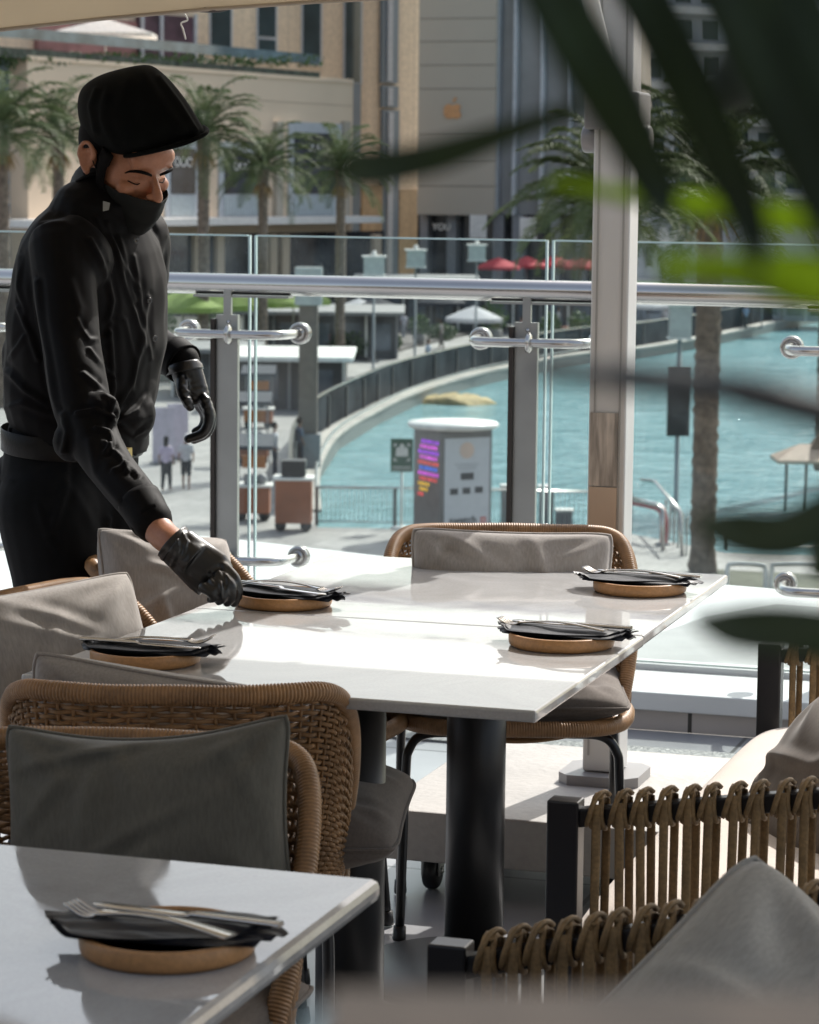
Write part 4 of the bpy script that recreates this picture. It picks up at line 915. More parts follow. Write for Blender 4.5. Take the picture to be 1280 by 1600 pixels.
# umbrella
BX, BY, BZ = -1.34, 5.66, .19
t = thing('garden_umbrella', 'large cream cantilever umbrella on a white square mast with a concrete base on castors', 'umbrella', (BX, BY, 0))
bs = MB(); bs.box((-1.345, 5.66, .135), (.83, .76, .108)); bs.build('base_slab', M_conc, t, world=True, bevel=.004)
for x, y in ((-1.665, 5.375), (-1.02, 5.375), (-1.665, 5.95), (-1.02, 5.95)):
    mb = MB(); mb.lathe([(.008, -.014), (.036, -.014), (.04, -.009), (.04, .009), (.036, .014), (.008, .014)], (x, y, .0405), 24, axis=Matrix.Rotation(R(90), 3, 'Y'))
    cst = mb.build('castor', M_blk, t, world=True)
    mb = MB()
    for s_ in (-1, 1): mb.box((x+s_*.019, y, .058), (.003, .036, .052))
    mb.box((x, y, .084), (.042, .05, .004)); mb.lathe([(.009, -.022), (.009, .022)], (x, y, .0405), 10, axis=Matrix.Rotation(R(90), 3, 'Y')); me = mb.mesh('fork', t.location); me.materials.append(M_steel2); link(bpy.data.objects.new('castor_fork', me), cst)
c8 = [(-.125, -.075), (-.09, -.11), (.09, -.11), (.125, -.075), (.125, .075), (.09, .11), (-.09, .11), (-.125, .075)]
c8 = [(x*.72, y*.8) for x, y in c8]
mb = MB(); mb.prism([(BX-.034+x, BY+.06+y) for x, y in c8], .189, .212)
mb.build('base_plate', mat('plate_grey', (.26, .25, .25), .4), t, world=True)
M_mast = mat('mast_white', (.60, .59, .57), .38, var=.05, vs=3, spec=.5)
mx, my = BX-.034, BY+.06; MH = 2.55
mb = MB(); mb.box((mx, my, .214+(MH-.214)/2), (.083, .083, MH-.214)); mst = mb.build('mast', M_mast, t, world=True, bevel=.004)
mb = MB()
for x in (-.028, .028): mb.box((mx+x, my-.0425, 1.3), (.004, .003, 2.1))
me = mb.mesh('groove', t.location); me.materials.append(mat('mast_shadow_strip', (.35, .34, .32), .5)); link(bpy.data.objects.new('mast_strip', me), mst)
mb = MB(); mb.box((mx-.006, my-.0445, .93), (.062, .004, .16)); me = mb.mesh('tape', t.location); me.materials.append(mat('worn_tape', (.40, .35, .30), .7, var=.45, vs=30, stretch=(3, 1, .3))); link(bpy.data.objects.new('worn_patch', me), mst)
mb = MB(); mb.box((mx-.006, my-.0445, .77), (.062, .004, .155)); me = mb.mesh('tape', t.location); me.materials.append(mat('tan_tape', (.47, .36, .27), .6)); link(bpy.data.objects.new('tan_patch', me), mst)
mb = MB(); mb.box((mx, my-.0, 1.66), (.12, .12, .08)); mb.lathe([(.03, -.075), (.03, .075)], (mx, my, 1.60), 16, axis=Matrix.Rotation(R(90), 3, 'Y')); mb.build('hinge', mat('plate_grey', (.26, .25, .25), .4), t, world=True, bevel=.006)
mb = MB(); mb.slab(Vector((mx-.02, my-.02, 2.40)), Vector((mx+.02, my-.02, 2.40)), Vector((mx+.02, my+.02, 2.44)), Vector((mx-.02, my+.02, 2.44)), Vector((-.0, -2.1, .12)))
mb.tube([(mx, my-.03, 1.68), (mx-.02, my-.75, 2.38)], .018, 10); mb.build('arm', M_mast, t, world=True)
# canopy: four panels, catenary hems
X0, X1, Y0, Y1, ZE, ZP = -2.75, .42, 1.75, 5.10, 1.835, 2.45
def hem(a, b_, n_=14): # between corners, corners lower
    out = []
    for i in range(n_):
        u = i/n_; p = Vector(a).lerp(Vector(b_), u); s_ = abs(u*2-1)**2.2; p.z = ZE+.035-.085*s_; 
        mid = Vector(((X0+X1)/2, (Y0+Y1)/2, 0)); d = (mid-Vector((p.x, p.y, 0))).normalized(); p += d*(.03*(1-s_)); out.append(p)
    return out
cn = [(X0, Y1, 0), (X1, Y1, 0), (X1, Y0, 0), (X0, Y0, 0)]
hm = sum([hem(cn[i], cn[(i+1) % 4]) for i in range(4)], [])
apx = Vector(((X0+X1)/2, (Y0+Y1)/2, ZP)); rows = []
for k in range(9):
    u = k/8; row = []
    for p in hm: q = p.lerp(apx, u); q.z = p.z+.10*(k > 0)+(ZP-p.z-.10)*u**.9*(k > 0); row.append(q)
    rows.append(row)
for p_i, p in enumerate(rows[1]): rows[1][p_i] = Vector((hm[p_i].x, hm[p_i].y, hm[p_i].z+.11))
def canvas_mat():
    m_ = mat('umbrella_canvas', (.62, .56, .46), .85, var=.04, vs=3, trans=.38, bump=.3, bs=600, sheen=.1); return m_
mb = MB(); mb.grid(rows, closed_u=True, smooth=False); cnp = mb.build('canopy', canvas_mat(), t, world=True)
so_ = cnp.modifiers.new('thick', 'SOLIDIFY'); so_.thickness = .0015
mb = MB(); mb.tube([p-Vector((0, 0, .002)) for p in hm], .004, 6, closed=True); me = mb.mesh('hem', t.location); me.materials.append(mat('hem_beige', (.40, .34, .27), .8)); link(bpy.data.objects.new('hem', me), cnp)
mb = MB()
for c_ in cn: mb.tube([(c_[0], c_[1], ZE-.03), (apx.x, apx.y, ZP-.08)], .012, 8)
for a, b_ in ((0, 1), (1, 2), (2, 3), (3, 0)): mb.tube([((cn[a][0]+cn[b_][0])/2, (cn[a][1]+cn[b_][1])/2, ZE+.05), (apx.x, apx.y, ZP-.08)], .012, 8)
mb.build('rib', M_mast, t, world=True)
q = YP(330, 15, 5.09); mb = MB(); mb.ball(q, .03, 10, (1.3, .4, .22)); mb.build('rib_pocket', mat('dark_leather', (.03, .02, .015), .6), t, world=True)
q = YP(289, 22, 5.09); mb = MB(); mb.tube(smooth_path([q, q+Vector((.006, 0, -.012)), q+Vector((-.008, 0, -.018)), q+Vector((-.004, 0, -.03)), q+Vector((.002, 0, -.05))], 5), .0018, 6); mb.build('tie_cord', M_offw, t, world=True)

# lounge seats with strapped arms
M_strap = mat('rope_strap', (.21, .135, .06), .65, var=.25, vs=30, var2=.2, vs2=200, bump=.3, bs=300); M_alu = mat('charcoal_frame', (.012, .012, .015), .35, spec=.5)
def strap_arm(par, a, b_, zt0, zt1, zbot, pitch=.0325):
    """flat frame from a to b (ground points), top bar rising from zt0 to zt1, straps wound round it"""
    a, b_ = Vector((a[0], a[1], 0)), Vector((b_[0], b_[1], 0)); d = (b_-a).normalized(); n_ = Vector((d.y, -d.x, 0)); Ln = (b_-a).length; Z = Vector((0, 0, 1))
    fr = MB(); zt = lambda s_: zt0+(zt1-zt0)*s_/Ln
    for s0 in (.024, Ln-.024):
        p = a+d*s0; fr.slab(p-d*.024-n_*.02, p+d*.024-n_*.02, p+d*.024+n_*.02, p-d*.024+n_*.02, Z*(zt(s0)+.001))
    e_ = d*.04
    fr.slab(a+e_-n_*.013+Z*(zt0-.036), b_-e_-n_*.013+Z*(zt1-.036), b_-e_+n_*.013+Z*(zt1-.036), a+e_+n_*.013+Z*(zt0-.036), Z*.028)
    fr.slab(a+e_-n_*.013+Z*zbot, b_-e_-n_*.013+Z*zbot, b_-e_+n_*.013+Z*zbot, a+e_+n_*.013+Z*zbot, Z*.03)
    fr.build('arm_frame', M_alu, par, world=True, bevel=.003)
    st = MB(); rg = random.Random(int(zt0*1000)); nst = int((Ln-.11)/pitch)
    for i in range(nst):
        s0 = .062+(Ln-.115)*(i+.3)/nst; c = a+d*s0; j = rg.uniform(-.003, .003); z1 = zt(s0)
        def P(ds, dn, z): return c+d*(ds+j)+n_*dn+Z*z
        ln = rg.uniform(-.003, .003)+.006*math.sin(i*.7); bk = .006+rg.uniform(-.002, .003)
        st.tube([P(0, .0215, z1-.006), P(.001, .0225, z1-.03), P(ln*.5, .020, (z1+zbot)/2), P(ln, .018, zbot-.002), P(ln, .0, zbot-.006), P(ln+.005, -.019, zbot+.01), P(bk, -.021, z1-.03), P(bk-.001, -.018, z1-.004), P(.006, .0, z1+.002), P(0, .018, z1+.001)], .0068, 6, flat=.34, up_hint=tuple(d))
        for off, lean in ((-.010, .012), (.010, -.010)):
            st.tube([P(off+lean*k/12, .0205*math.cos(2*math.pi*k/12-1.57), z1-.021+.0245*math.sin(2*math.pi*k/12-1.57)) for k in range(13)], .0042, 6)
        st.tube([P(-.016+.026*k/10, .0245*math.cos(math.pi*(k/10*1.1-.35)), z1-.017+.0255*math.sin(math.pi*(k/10*1.1-.35))) for k in range(11)], .0048, 6, flat=.8)
    st.build('strap_panel', M_strap, par, world=True)

def slab_cushion(c, ux, uy, L1, L2, z0, th, name, m_, label, seed):
    t = thing(name, label, 'cushion', (c.x, c.y, z0)); nx, ny = 40, 40; mb = MB()
    for s_ in (1, -1):
        rows = []
        for j in range(ny+1):
            row = []
            for i in range(nx+1):
                u, v = i/nx*2-1, j/ny*2-1; su, sv = math.copysign(abs(math.sin(u*math.pi/2))**.8, u), math.copysign(abs(math.sin(v*math.pi/2))**.8, v)
                e = (max(0, 1-abs(su)**8)*max(0, 1-abs(sv)**8))**.35; z = th/2+s_*(th/2*e+.008*(1-u*u)*(1-v*v)*(s_ > 0))
                z += .003*math.sin(6*u+seed)*math.cos(5*v)*(s_ > 0)*e
                row.append(Vector((ux.x*su*L1/2+uy.x*sv*L2/2, ux.y*su*L1/2+uy.y*sv*L2/2, z)))
            rows.append(row)
        mb.grid(rows if s_ > 0 else [r_[::-1] for r_ in rows])
    mb.build('cover', m_, t); return t
UX, UY = Vector((1, 0)), Vector((0, 1))
def side_rails(t, xa, xb, ya, yb):
    fr = MB()
    for x in (xa+.02, xb-.02): fr.box((x, (ya+yb)/2, .265), (.04, abs(yb-ya)-.04, .05))
    fr.build('side_rail', M_alu, t, world=True, bevel=.003)
SX0, SX1 = -.985, -.22
t = thing('lounge_sofa', 'charcoal framed lounge sofa with strapped arms and a sunlit sand coloured seat', 'sofa', (SX0, 3.76, 0), 0, 'strapped lounge seats')
strap_arm(t, (SX0, 3.76), (SX1, 3.76), .60, .71, .20, .0335); strap_arm(t, (SX0+.012, 5.38), (SX1, 5.38), .575, .65, .20, .036)
side_rails(t, SX0, SX1, 3.78, 5.36)
M_sand2 = mat('sand_weave', (.62, .555, .50), .9, var=.03, vs=9, bump=.6, bs=500, sheen=.2, spec=.1, var2=.10, vs2=420)
slab_cushion(Vector((-.60, 4.57)), UX, UY, .73, 1.55, .30, .14, 'sofa_cushion', M_sand2, 'long sand coloured sofa seat cushion in full sun', 1)
q = PD(1292, 1270, 4.45); pillow(tuple(q), (R(-30), R(8), R(-62)), .44, .36, .15, M_brown, 'dark taupe back pillow on the sunlit sofa at the right edge', 31, ear=.06)
t = thing('lounge_chair', 'charcoal lounge chair with a strapped arm nearest the camera at the lower right', 'lounge chair', (-.92, 2.975, 0), 0, 'strapped lounge seats')
strap_arm(t, (-.922, 2.975), (-.15, 2.975), .60, .79, .20, .031); strap_arm(t, (-.922, 2.22), (-.15, 2.22), .60, .79, .20, .028)
side_rails(t, -.922, -.15, 2.24, 2.955)
slab_cushion(Vector((-.53, 2.60)), UX, UY, .74, .68, .30, .12, 'lounge_cushion', M_brown, 'taupe seat cushion of the near lounge chair', 2)
M_greyp = fabric('pillow_grey_green', (.30, .29, .265))
q = PD(1284, 1912, 2.62); pillow(tuple(q), (R(-63), R(46), R(0)), .62, .56, .17, M_greyp, 'big grey pillow with a pointed corner on the near lounge chair', 37, ear=.06, wr=1.8)

# planter with the blurred foreground plant
pz = 1.3585
t = thing('planter', 'tall smooth grey planter rim, very near and out of focus at the bottom', 'planter', (-.10, .40, 0), YAW)
mb = MB(); mb.box((.055, .03, pz/2), (.20, .04, pz)); mb.build('box', mat('planter_paint', (.13, .19, .21), .5, var=.05), t, bevel=.006)
mb = MB(); mb.box((.055, .03, pz+.0005), (.19, .03, .003)); mb.build('soil', mat('potting_soil', (.03, .022, .016), .95, var=.4, vs=60), t)
M_dl = mat('leaf_shaded', (.022, .038, .008), .45, var=.4, vs=9, trans=.22, spec=.3, var2=.2, vs2=60); M_ll = mat('leaf_sunlit', (.30, .40, .015), .4, var=.35, vs=12, trans=.55); M_st = mat('stem_grey', (.035, .036, .032), .6)  # sun and shade on the leaves are put into two leaf colours
def leaf(par, pts, ws, m_, name='leaf'):
    P = smooth_path(pts, 7); n_ = len(P); mb = MB(); rows = []
    for i, p in enumerate(P):
        tt = (P[min(i+1, n_-1)]-P[max(i-1, 0)]).normalized(); view = (p-CAM).normalized(); s = tt.cross(view).normalized(); tw = .35*math.sin(i*.25)
        s = (s+view*tw).normalized(); w_ = ws(i/(n_-1)); k = view*(w_*.25)
        rows.append([p-s*w_, p-s*w_*.5+k, p+k*1.3, p+s*w_*.5+k, p+s*w_, p+s*w_*.5+k*1.25, p+k*1.6, p-s*w_*.5+k*1.25])
    mb.grid(rows, closed_u=True); o = mb.build(name, m_, par, world=True); return o
t = thing('foreground_plant', 'dark strap leaved plant hanging out of focus in front of the lens at the right', 'plant', (0, .45, pz))
bl = lambda w_: (lambda u: max(.0004, w_*math.sin(math.pi*min(1, .12+.88*u)**.8)**.7))
def LF(pxs, d0, d1, wpx, m_, name='leaf', prof=None):
    n_ = len(pxs); pts = [PD(x, y, d0+(d1-d0)*i/(n_-1)) for i, (x, y) in enumerate(pxs)]; dm = (d0+d1)/2
    W_ = wpx/2*dm/F_PX
    return leaf(t, pts, prof(W_) if prof else bl(W_), m_, name)
taper = lambda w_: (lambda u: max(.0003, w_*(1-u**3.2)**.8))
LF([(800, -120), (880, 20), (960, 170), (1050, 330), (1120, 480)] and [(800, -140), (880, 20), (960, 160), (1025, 290), (1045, 345)], .56, .54, 108, M_dl, prof=taper)
LF([(930, -140), (1020, 20), (1100, 180), (1165, 330), (1190, 430)], .52, .5, 104, M_dl, prof=taper)
LF([(1090, -160), (1180, 40), (1255, 220), (1310, 420)], .5, .48, 150, M_dl, prof=taper)
LF([(1215, -60), (1290, 100), (1350, 300)], .5, .48, 100, M_dl, prof=taper)
LF([(900, 170), (800, 205), (680, 245), (590, 262), (530, 262)], .66, .70, 78, M_dl, prof=lambda w_: (lambda u: max(.0004, w_*(.35+.65*u)*(1-u**9)**.6)))
LF([(860, 285), (1000, 308), (1130, 325), (1290, 350)], .62, .6, 56, M_ll, prof=lambda w_: (lambda u: max(.0004, w_*(.3+.7*u))))
LF([(1030, 416), (1160, 425), (1240, 435), (1330, 450)], .52, .5, 96, M_ll, prof=lambda w_: (lambda u: max(.0004, w_*min(1, .35+.9*u))))
LF([(1330, 790), (1230, 835), (1140, 828), (1080, 812)], .6, .58, 90, M_dl, prof=taper)
LF([(1340, 1000), (1240, 985), (1145, 980), (1080, 966)], .58, .56, 90, M_dl, prof=taper)
LF([(1340, 830), (1290, 880), (1265, 900)], .8, .8, 60, M_dl, prof=taper)
mb = MB(); mb.tube(smooth_path([PD(850, 578, .50), PD(1000, 592, .48), PD(1140, 608, .46), PD(1330, 655, .45)], 6), [.0022]*5+[.0030]*8+[.0036]*6, 8); mb.build('stem', M_st, t, world=True)
mb = MB(); mb.tube(smooth_path([PD(1135, 165, .82), PD(1160, 60, .82), PD(1185, -60, .8)], 5), .006, 8); mb.build('stem', M_st, t, world=True)

# ================================================================ PEOPLE
M_skin = mat('skin_brown', (.36, .155, .085), .42, var=.10, vs=30, spec=.4, bump=.12, bs=500, var2=.06, vs2=200)
M_shirt = mat('black_shirt', (.0026, .0021, .0024), .64, var=.25, vs=40, sheen=.03, spec=.11, bump=.12, bs=900)
M_trs = mat('black_trousers', (.0055, .006, .007), .8, var=.2, vs=15, sheen=.06, spec=.12, bump=.25, bs=900)
M_glove = mat('black_glove', (.005, .005, .0056), .33, var=.2, vs=30, spec=.6, bump=.12, bs=60)
M_cap = mat('black_cap', (.0045, .0047, .0043), .95, var=.2, vs=30, sheen=.03, spec=.04, bump=.3, bs=800)
M_mask = mat('black_mask', (.015, .0155, .0145), .75, var=.15, vs=30, spec=.15, bump=.3, bs=1200)
M_hair = mat('dark_hair', (.004, .003, .0028), .8, bump=1, bs=900, spec=.1)
def loft(mb, secs, n=24):
    """secs: (centre, axis_a, axis_b) closed elliptical sections"""
    rows = []
    for c, a, b_ in secs: rows.append([c+a*math.cos(2*math.pi*k/n)+b_*math.sin(2*math.pi*k/n) for k in range(n)])
    mb.grid(rows, closed_u=True); mb.add(rows[0], [tuple(range(n))[::-1]]); mb.add(rows[-1], [tuple(range(n))])
def limb(mb, pts, rad, n=16, k=6):
    P = smooth_path(pts, k); m_ = len(P); rr = []
    for i in range(m_):
        u = i/(m_-1)*(len(rad)-1); j = min(int(u), len(rad)-2); rr.append(rad[j]+(rad[j+1]-rad[j])*(u-j))
    mb.tube(P, rr, n); mb.ball(P[0], rr[0]*.99, n); mb.ball(P[-1], rr[-1]*.99, n)
def fuse(name, mb, m_, parent, vox=.006, smooth=6, shape=None, sub=0, decimate=None):
    me = mb.mesh(name+'_src'); o = bpy.data.objects.new(name+'_src', me); col.objects.link(o)
    r_ = o.modifiers.new('r', 'REMESH'); r_.mode = 'VOXEL'; r_.voxel_size = vox; r_.use_smooth_shade = True
    s_ = o.modifiers.new('s', 'SMOOTH'); s_.factor = .5; s_.iterations = smooth
    dg = bpy.context.evaluated_depsgraph_get(); me2 = bpy.data.meshes.new_from_object(o.evaluated_get(dg)); bpy.data.objects.remove(o); bpy.data.meshes.remove(me)
    if shape:
        co = np.empty(len(me2.vertices)*3); me2.vertices.foreach_get('co', co); co = co.reshape(-1, 3)
        nn = np.empty(len(me2.vertices)*3); me2.vertices.foreach_get('normal', nn); nn = nn.reshape(-1, 3)
        co = shape(co, nn); me2.vertices.foreach_set('co', co.ravel()); me2.update()
    me2.name = name; me2.materials.clear()
    if m_ is not None: me2.materials.append(m_)
    if parent: me2.transform(Matrix.Translation(-parent.location))
    me2.polygons.foreach_set('use_smooth', [True]*len(me2.polygons))
    return link(bpy.data.objects.new(name, me2), parent)
T_ = -fh                                                         # towards the camera, level
def proj_np(co):                                                 # photo pixels of world points
    d = co-np.array(CAM); k = F_PX/(d@np.array(fw)); return 640+(d@np.array(rt))*k, 800-(d@np.array(up))*k
def folds(lines, side=None):
    """ridges along photo-pixel polylines, only on the side facing the camera: (points, width px, height m)"""
    def f(co, nn):
        x, y = proj_np(co); fac = np.clip((nn@np.array(-fw))*1.6, 0, 1); disp = np.zeros(len(co))
        for pts, wd, hh in lines:
            best = np.full(len(co), 1e9); sgn = np.zeros(len(co))
            L_ = len(pts)-1
            for i in range(L_):
                ax, ay = pts[i]; bx_, by_ = pts[i+1]; dx, dy = bx_-ax, by_-ay; l2 = dx*dx+dy*dy
                t0 = ((x-ax)*dx+(y-ay)*dy)/l2; t = np.clip(t0, 0, 1); d = np.hypot(x-ax-t*dx, y-ay-t*dy); s_ = ((x-ax)*dy-(y-ay)*dx)/math.sqrt(l2)
                tt = (i+t)/L_; taper_ = .35+.65*np.sin(np.pi*np.clip(tt, .02, .98)); m_ = d < best; best = np.where(m_, d, best); sgn = np.where(m_, s_, sgn)
            wd = wd*.85; hh = hh*.62; r_ = np.exp(-(best/wd)**2); v_ = np.exp(-((best-wd*1.9)/(wd*1.2))**2)
            disp += hh*(r_-.55*v_*(sgn > 0)-.25*v_*(sgn <= 0))
        return co+nn*(disp*fac)[:, None]
    return f

# ---- the waiter -------------------------------------------------
base = PD(105, 760, 5.27); W = thing('person', 'waiter in black shirt, flat cap, mask and gloves leaning to set a plate', 'person', (base.x, base.y, 0))
def ph(a): return r0*math.sin(R(a))+T_*math.cos(R(a))             # level direction, a deg to the right of 'towards camera'
Zu = Vector((0, 0, 1))
Ft = ph(58); Lt = ph(58+90)                                        # torso front, and his left
def sec(px, py, d, hw, hd, tilt=0.):                               # tilt: section leans forward
    f_ = (Ft*math.cos(tilt)-Zu*math.sin(tilt)); return (PD(px, py, d), Lt*hw, f_*hd)
# sections of the torso from hips to neck
TS = [sec(108, 790, 5.28, .165, .125, .05), sec(110, 735, 5.28, .17, .125, .05), sec(114, 690, 5.28, .165, .122, .1), sec(122, 640, 5.27, .168, .13, .2), sec(130, 580, 5.26, .178, .135, .25),
      sec(137, 510, 5.25, .19, .138, .3), sec(142, 450, 5.24, .190, .130, .35), sec(148, 400, 5.23, .182, .118, .4), sec(155, 362, 5.22, .155, .10, .45), sec(160, 332, 5.22, .108, .080, .45), sec(167, 305, 5.21, .066, .066, .4), sec(175, 280, 5.21, .060, .062, .4)]
Rs, Re, Rc, Rw = PD(98, 408, 5.09), PD(134, 655, 4.95), PD(238, 815, 4.79), PD(274, 851, 4.73)
Ls, Le, Lw = PD(218, 382, 5.39), PD(222, 520, 5.56), PD(292, 572, 5.47)
hipR, hipL = PD(78, 790, 5.21), PD(145, 790, 5.35)
kR, kL = PD(88, 1100, 5.34), PD(158, 1100, 5.46)
aR = Vector((kR.x-.02, kR.y+.03, .09)); aL = Vector((kL.x, kL.y+.04, .09))
# head frame
HY_, HP, HRr = R(46), R(22), R(4)
Fh = (r0*math.sin(HY_)+T_*math.cos(HY_))*math.cos(HP)-Zu*math.sin(HP); Lh = (r0*math.cos(HY_)-T_*math.sin(HY_)); Uh = Lh.cross(Fh)*-1
Uh = Fh.cross(Lh) if Fh.cross(Lh).z > 0 else Lh.cross(Fh)
Lh2 = Lh*math.cos(HRr)+Uh*math.sin(HRr); Uh = Uh*math.cos(HRr)-Lh*math.sin(HRr); Lh = Lh2
HC = PD(191, 259, 5.205)
def H(l, f, u): return HC+(Lh*l+Fh*f+Uh*u)*1.04
Hm = Matrix(((Lh.x, Fh.x, Uh.x), (Lh.y, Fh.y, Uh.y), (Lh.z, Fh.z, Uh.z)))
# naked body: one continuous surface, a little inside the clothes
mb = MB()
loft(mb, [(c, a*.78, b_*.78) for c, a, b_ in TS[:-2]]+[(c, a*.9, b_*.9) for c, a, b_ in TS[-2:]])
limb(mb, [Rs, Re, Rc, Rw], [.048, .040, .033, .0275, .0255]); limb(mb, [Ls, Le, Lw-(Lw-Le)*.03], [.05, .040, .030, .024])
for h_, k_, a_ in ((hipR, kR, aR), (hipL, kL, aL)):
    limb(mb, [h_, k_, a_], [.08, .068, .052, .05, .036]); mb.ball(a_+Ft*.07-Zu*.045, .042, 12, (1, 1, .8)); mb.ball(a_+Ft*.14-Zu*.055, .036, 12, (1, 1, .7)); mb.tube([a_-Zu*.05, a_+Ft*.13-Zu*.055], .034, 10)
# neck and head
limb(mb, [PD(160, 330, 5.22), H(0, -.03, -.06), H(0, -.02, 0)], [.062, .056, .060])
mb.ball(H(0, -.006, .060), .080, 24, (.88, 1.08, .86), Hm); mb.ball(H(0, .03, .01), .068, 20, (.96, .98, 1.15), Hm); mb.ball(H(0, .052, -.055), .046, 20, (1.0, .95, .95), Hm)
mb.ball(H(0, .078, .048), .040, 16, (1.35, .6, .75), Hm)                     # forehead / brow
for s_ in (-1, 1):
    mb.ball(H(s_*.038, .066, -.012), .023, 14, (1.0, .8, .8), Hm)            # cheek
    mb.ball(H(s_*.0305, .0845, .029), .0135, 12, (1.6, .55, .42), Hm)        # brow ridge
mb.ball(H(0, .074, -.082), .018, 12, (1.2, .9, .8), Hm)
mb.tube([H(0, .088, .022), H(0, .101, .004), H(0, .114, -.014)], [.0075, .0088, .0105], 12); mb.ball(H(0, .1135, -.017), .0118, 12)
for s_ in (-1, 1): mb.ball(H(s_*.0115, .104, -.020), .0082, 10)
def face(co, nn):
    q = (co-np.array(HC))@np.array(Hm)          # l, f, u
    l, f, u = q[:, 0], q[:, 1], q[:, 2]; d = np.zeros(len(co))
    for s_ in (-1, 1):                           # eye sockets, closed-down lids, lid crease
        r2_ = ((l-s_*.031)/.017)**2+((u-.010)/.0105)**2; m_ = (f > .03); d -= .0115*np.exp(-r2_)*m_
        r3 = ((l-s_*.031)/.0125)**2+((u-.0075)/.0065)**2; d += .0062*np.exp(-r3)*m_
        d -= .0016*np.exp(-((u-(.0155-.25*np.abs(l-s_*.031)))/.0014)**2)*np.exp(-((l-s_*.031)/.015)**2)*m_
        d -= .0018*np.exp(-((u-(.0005+.18*np.abs(l-s_*.031)))/.0013)**2)*np.exp(-((l-s_*.031)/.014)**2)*m_
    for s_ in (-1, 1): d -= .0032*np.exp(-((f+.004)/.0075)**2-((u-.020)/.012)**2)*(l*s_ > .074)
    d -= .0025*np.exp(-((l)/.008)**2-((u-.022)/.006)**2)*(f > .05)
    return co+nn*d[:, None]
# ears
for s_ in (-1, 1):
    ec = H(s_*.078, -.006, .018); E_ = MB()
    tl = Matrix.Rotation(0, 3, 'X'); eb = Hm @ Matrix.Rotation(R(24*s_), 3, 'Z') @ Matrix.Rotation(R(10), 3, 'X')
    pts = []
    for k in range(15):
        a = R(-70+ (360-100)*k/14); pts.append(ec+eb @ Vector((s_*.006, -.0165*math.cos(a)*(1 if math.sin(a) > 0 else .75)-.002, .0285*math.sin(a)+.003)))
    mb.tube(pts, [.0042]*3+[.0048]*9+[.006]*3, 8)
    mb.ball(ec+eb @ Vector((0, -.001, 0)), .011, 12, (.35, 1.25, 2.0), eb); mb.ball(ec+eb @ Vector((s_*.003, -.002, -.026)), .0075, 10); mb.ball(ec+eb @ Vector((-s_*.006, .004, 0)), .014, 10, (.6, .8, 1.5), eb)
    mb.tube([ec+eb @ Vector((s_*.003, .004, .014)), ec+eb @ Vector((s_*.004, -.008, .010)), ec+eb @ Vector((s_*.004, -.008, -.010))], .0035, 6)
body = fuse('body', mb, M_skin, W, vox=.0033, smooth=6, shape=face)
# eyebrows, lashes, sideburn
for s_ in (-1, 1):
    m1 = MB(); P = smooth_path([H(s_*.010, .0965, .0205), H(s_*.022, .0985, .0255), H(s_*.038, .0935, .0285), H(s_*.050, .0835, .026), H(s_*.057, .0765, .020)], 6)
    m1.tube(P, [.0009+.0024*math.sin(math.pi*min(1, .2+.8*i/len(P))) for i in range(len(P))], 8, flat=.8); m1.build('eyebrow', M_hair, W, world=True)
    m1 = MB(); P = smooth_path([H(s_*.019, .0815, .0015), H(s_*.031, .0850, -.0005), H(s_*.044, .0735, .003)], 6); m1.tube(P, .0011, 6); m1.build('eyelash', M_hair, W, world=True)
hb = MB(); hb.ball(H(0, -.020, .045), .0925, 24, (.84, 1.08, .90), Hm)
def hair_clip(co, nn):
    return co
hb2 = MB(); hb2.ball(H(0, -.024, .040), .0815, 24, (.90, 1.05, .95), Hm)
for s_ in (-1, 1):
    P = [H(s_*.0690, .034, .045), H(s_*.0715, .030, .025), H(s_*.0700, .026, .005), H(s_*.067, .026, -.02), H(s_*.060, .034, -.045)]
    hb2.tube(smooth_path(P, 5), [.018]*6+[.014]*6+[.013]*5+[.016]*4, 12, flat=.35, up_hint=tuple(Fh))
hb2.build('hair', M_hair, W, world=True)
# mask: a shell over nose tip, mouth and chin
rows = []
for j in range(15):
    v = j/14; row = []
    for i in range(41):
        a = (i/40*2-1); ang = a*R(72)
        u_ = (-.028+.016*abs(a)+(.004*math.cos(a*3))) *(1-v)+(-.104+.040*abs(a)**1.5)*v
        ff = .0565+.018*(1-abs(v-.42)**1.6*2.2); R_l = .0655-.006*v; 
        l_ = math.sin(ang)*R_l*(1.03-.10*v); f_ = math.cos(ang)*(.116-.018*v*v-.030*max(0, v-.6))*(1-.0*abs(a))-.0+.0
        f_ = max(f_, -.01); f_ += .0045*math.exp(-(a/.12)**2)*(1-v)
        f_ += .0016*math.sin(7*a+5*v)*(v)+.0012*math.sin(16*v+3*a)
        row.append(H(l_, f_, u_))
    rows.append(row)
mb = MB(); mb.grid(rows); mk_ = mb.build('face_mask', M_mask, W, world=True); so2 = mk_.modifiers.new('t', 'SOLIDIFY'); so2.thickness = .0022; ss = mk_.modifiers.new('s', 'SUBSURF'); ss.levels = 1; ss.render_levels = 1
lp = MB()
for s_ in (-1, 1):
    lp.tube(smooth_path([H(s_*.064, .028, -.018), H(s_*.075, .010, .01), H(s_*.079, -.002, .028), H(s_*.078, -.012, .034)], 6), .0011, 6)
    lp.tube(smooth_path([H(s_*.060, .022, -.082), H(s_*.071, .002, -.05), H(s_*.077, -.004, -.022), H(s_*.081, -.010, -.012)], 6), .0011, 6)
lo = bpy.data.meshes.new('x'); me = lp.mesh('loop', W.location); me.materials.append(M_mask); link(bpy.data.objects.new('ear_loop', me), mk_)
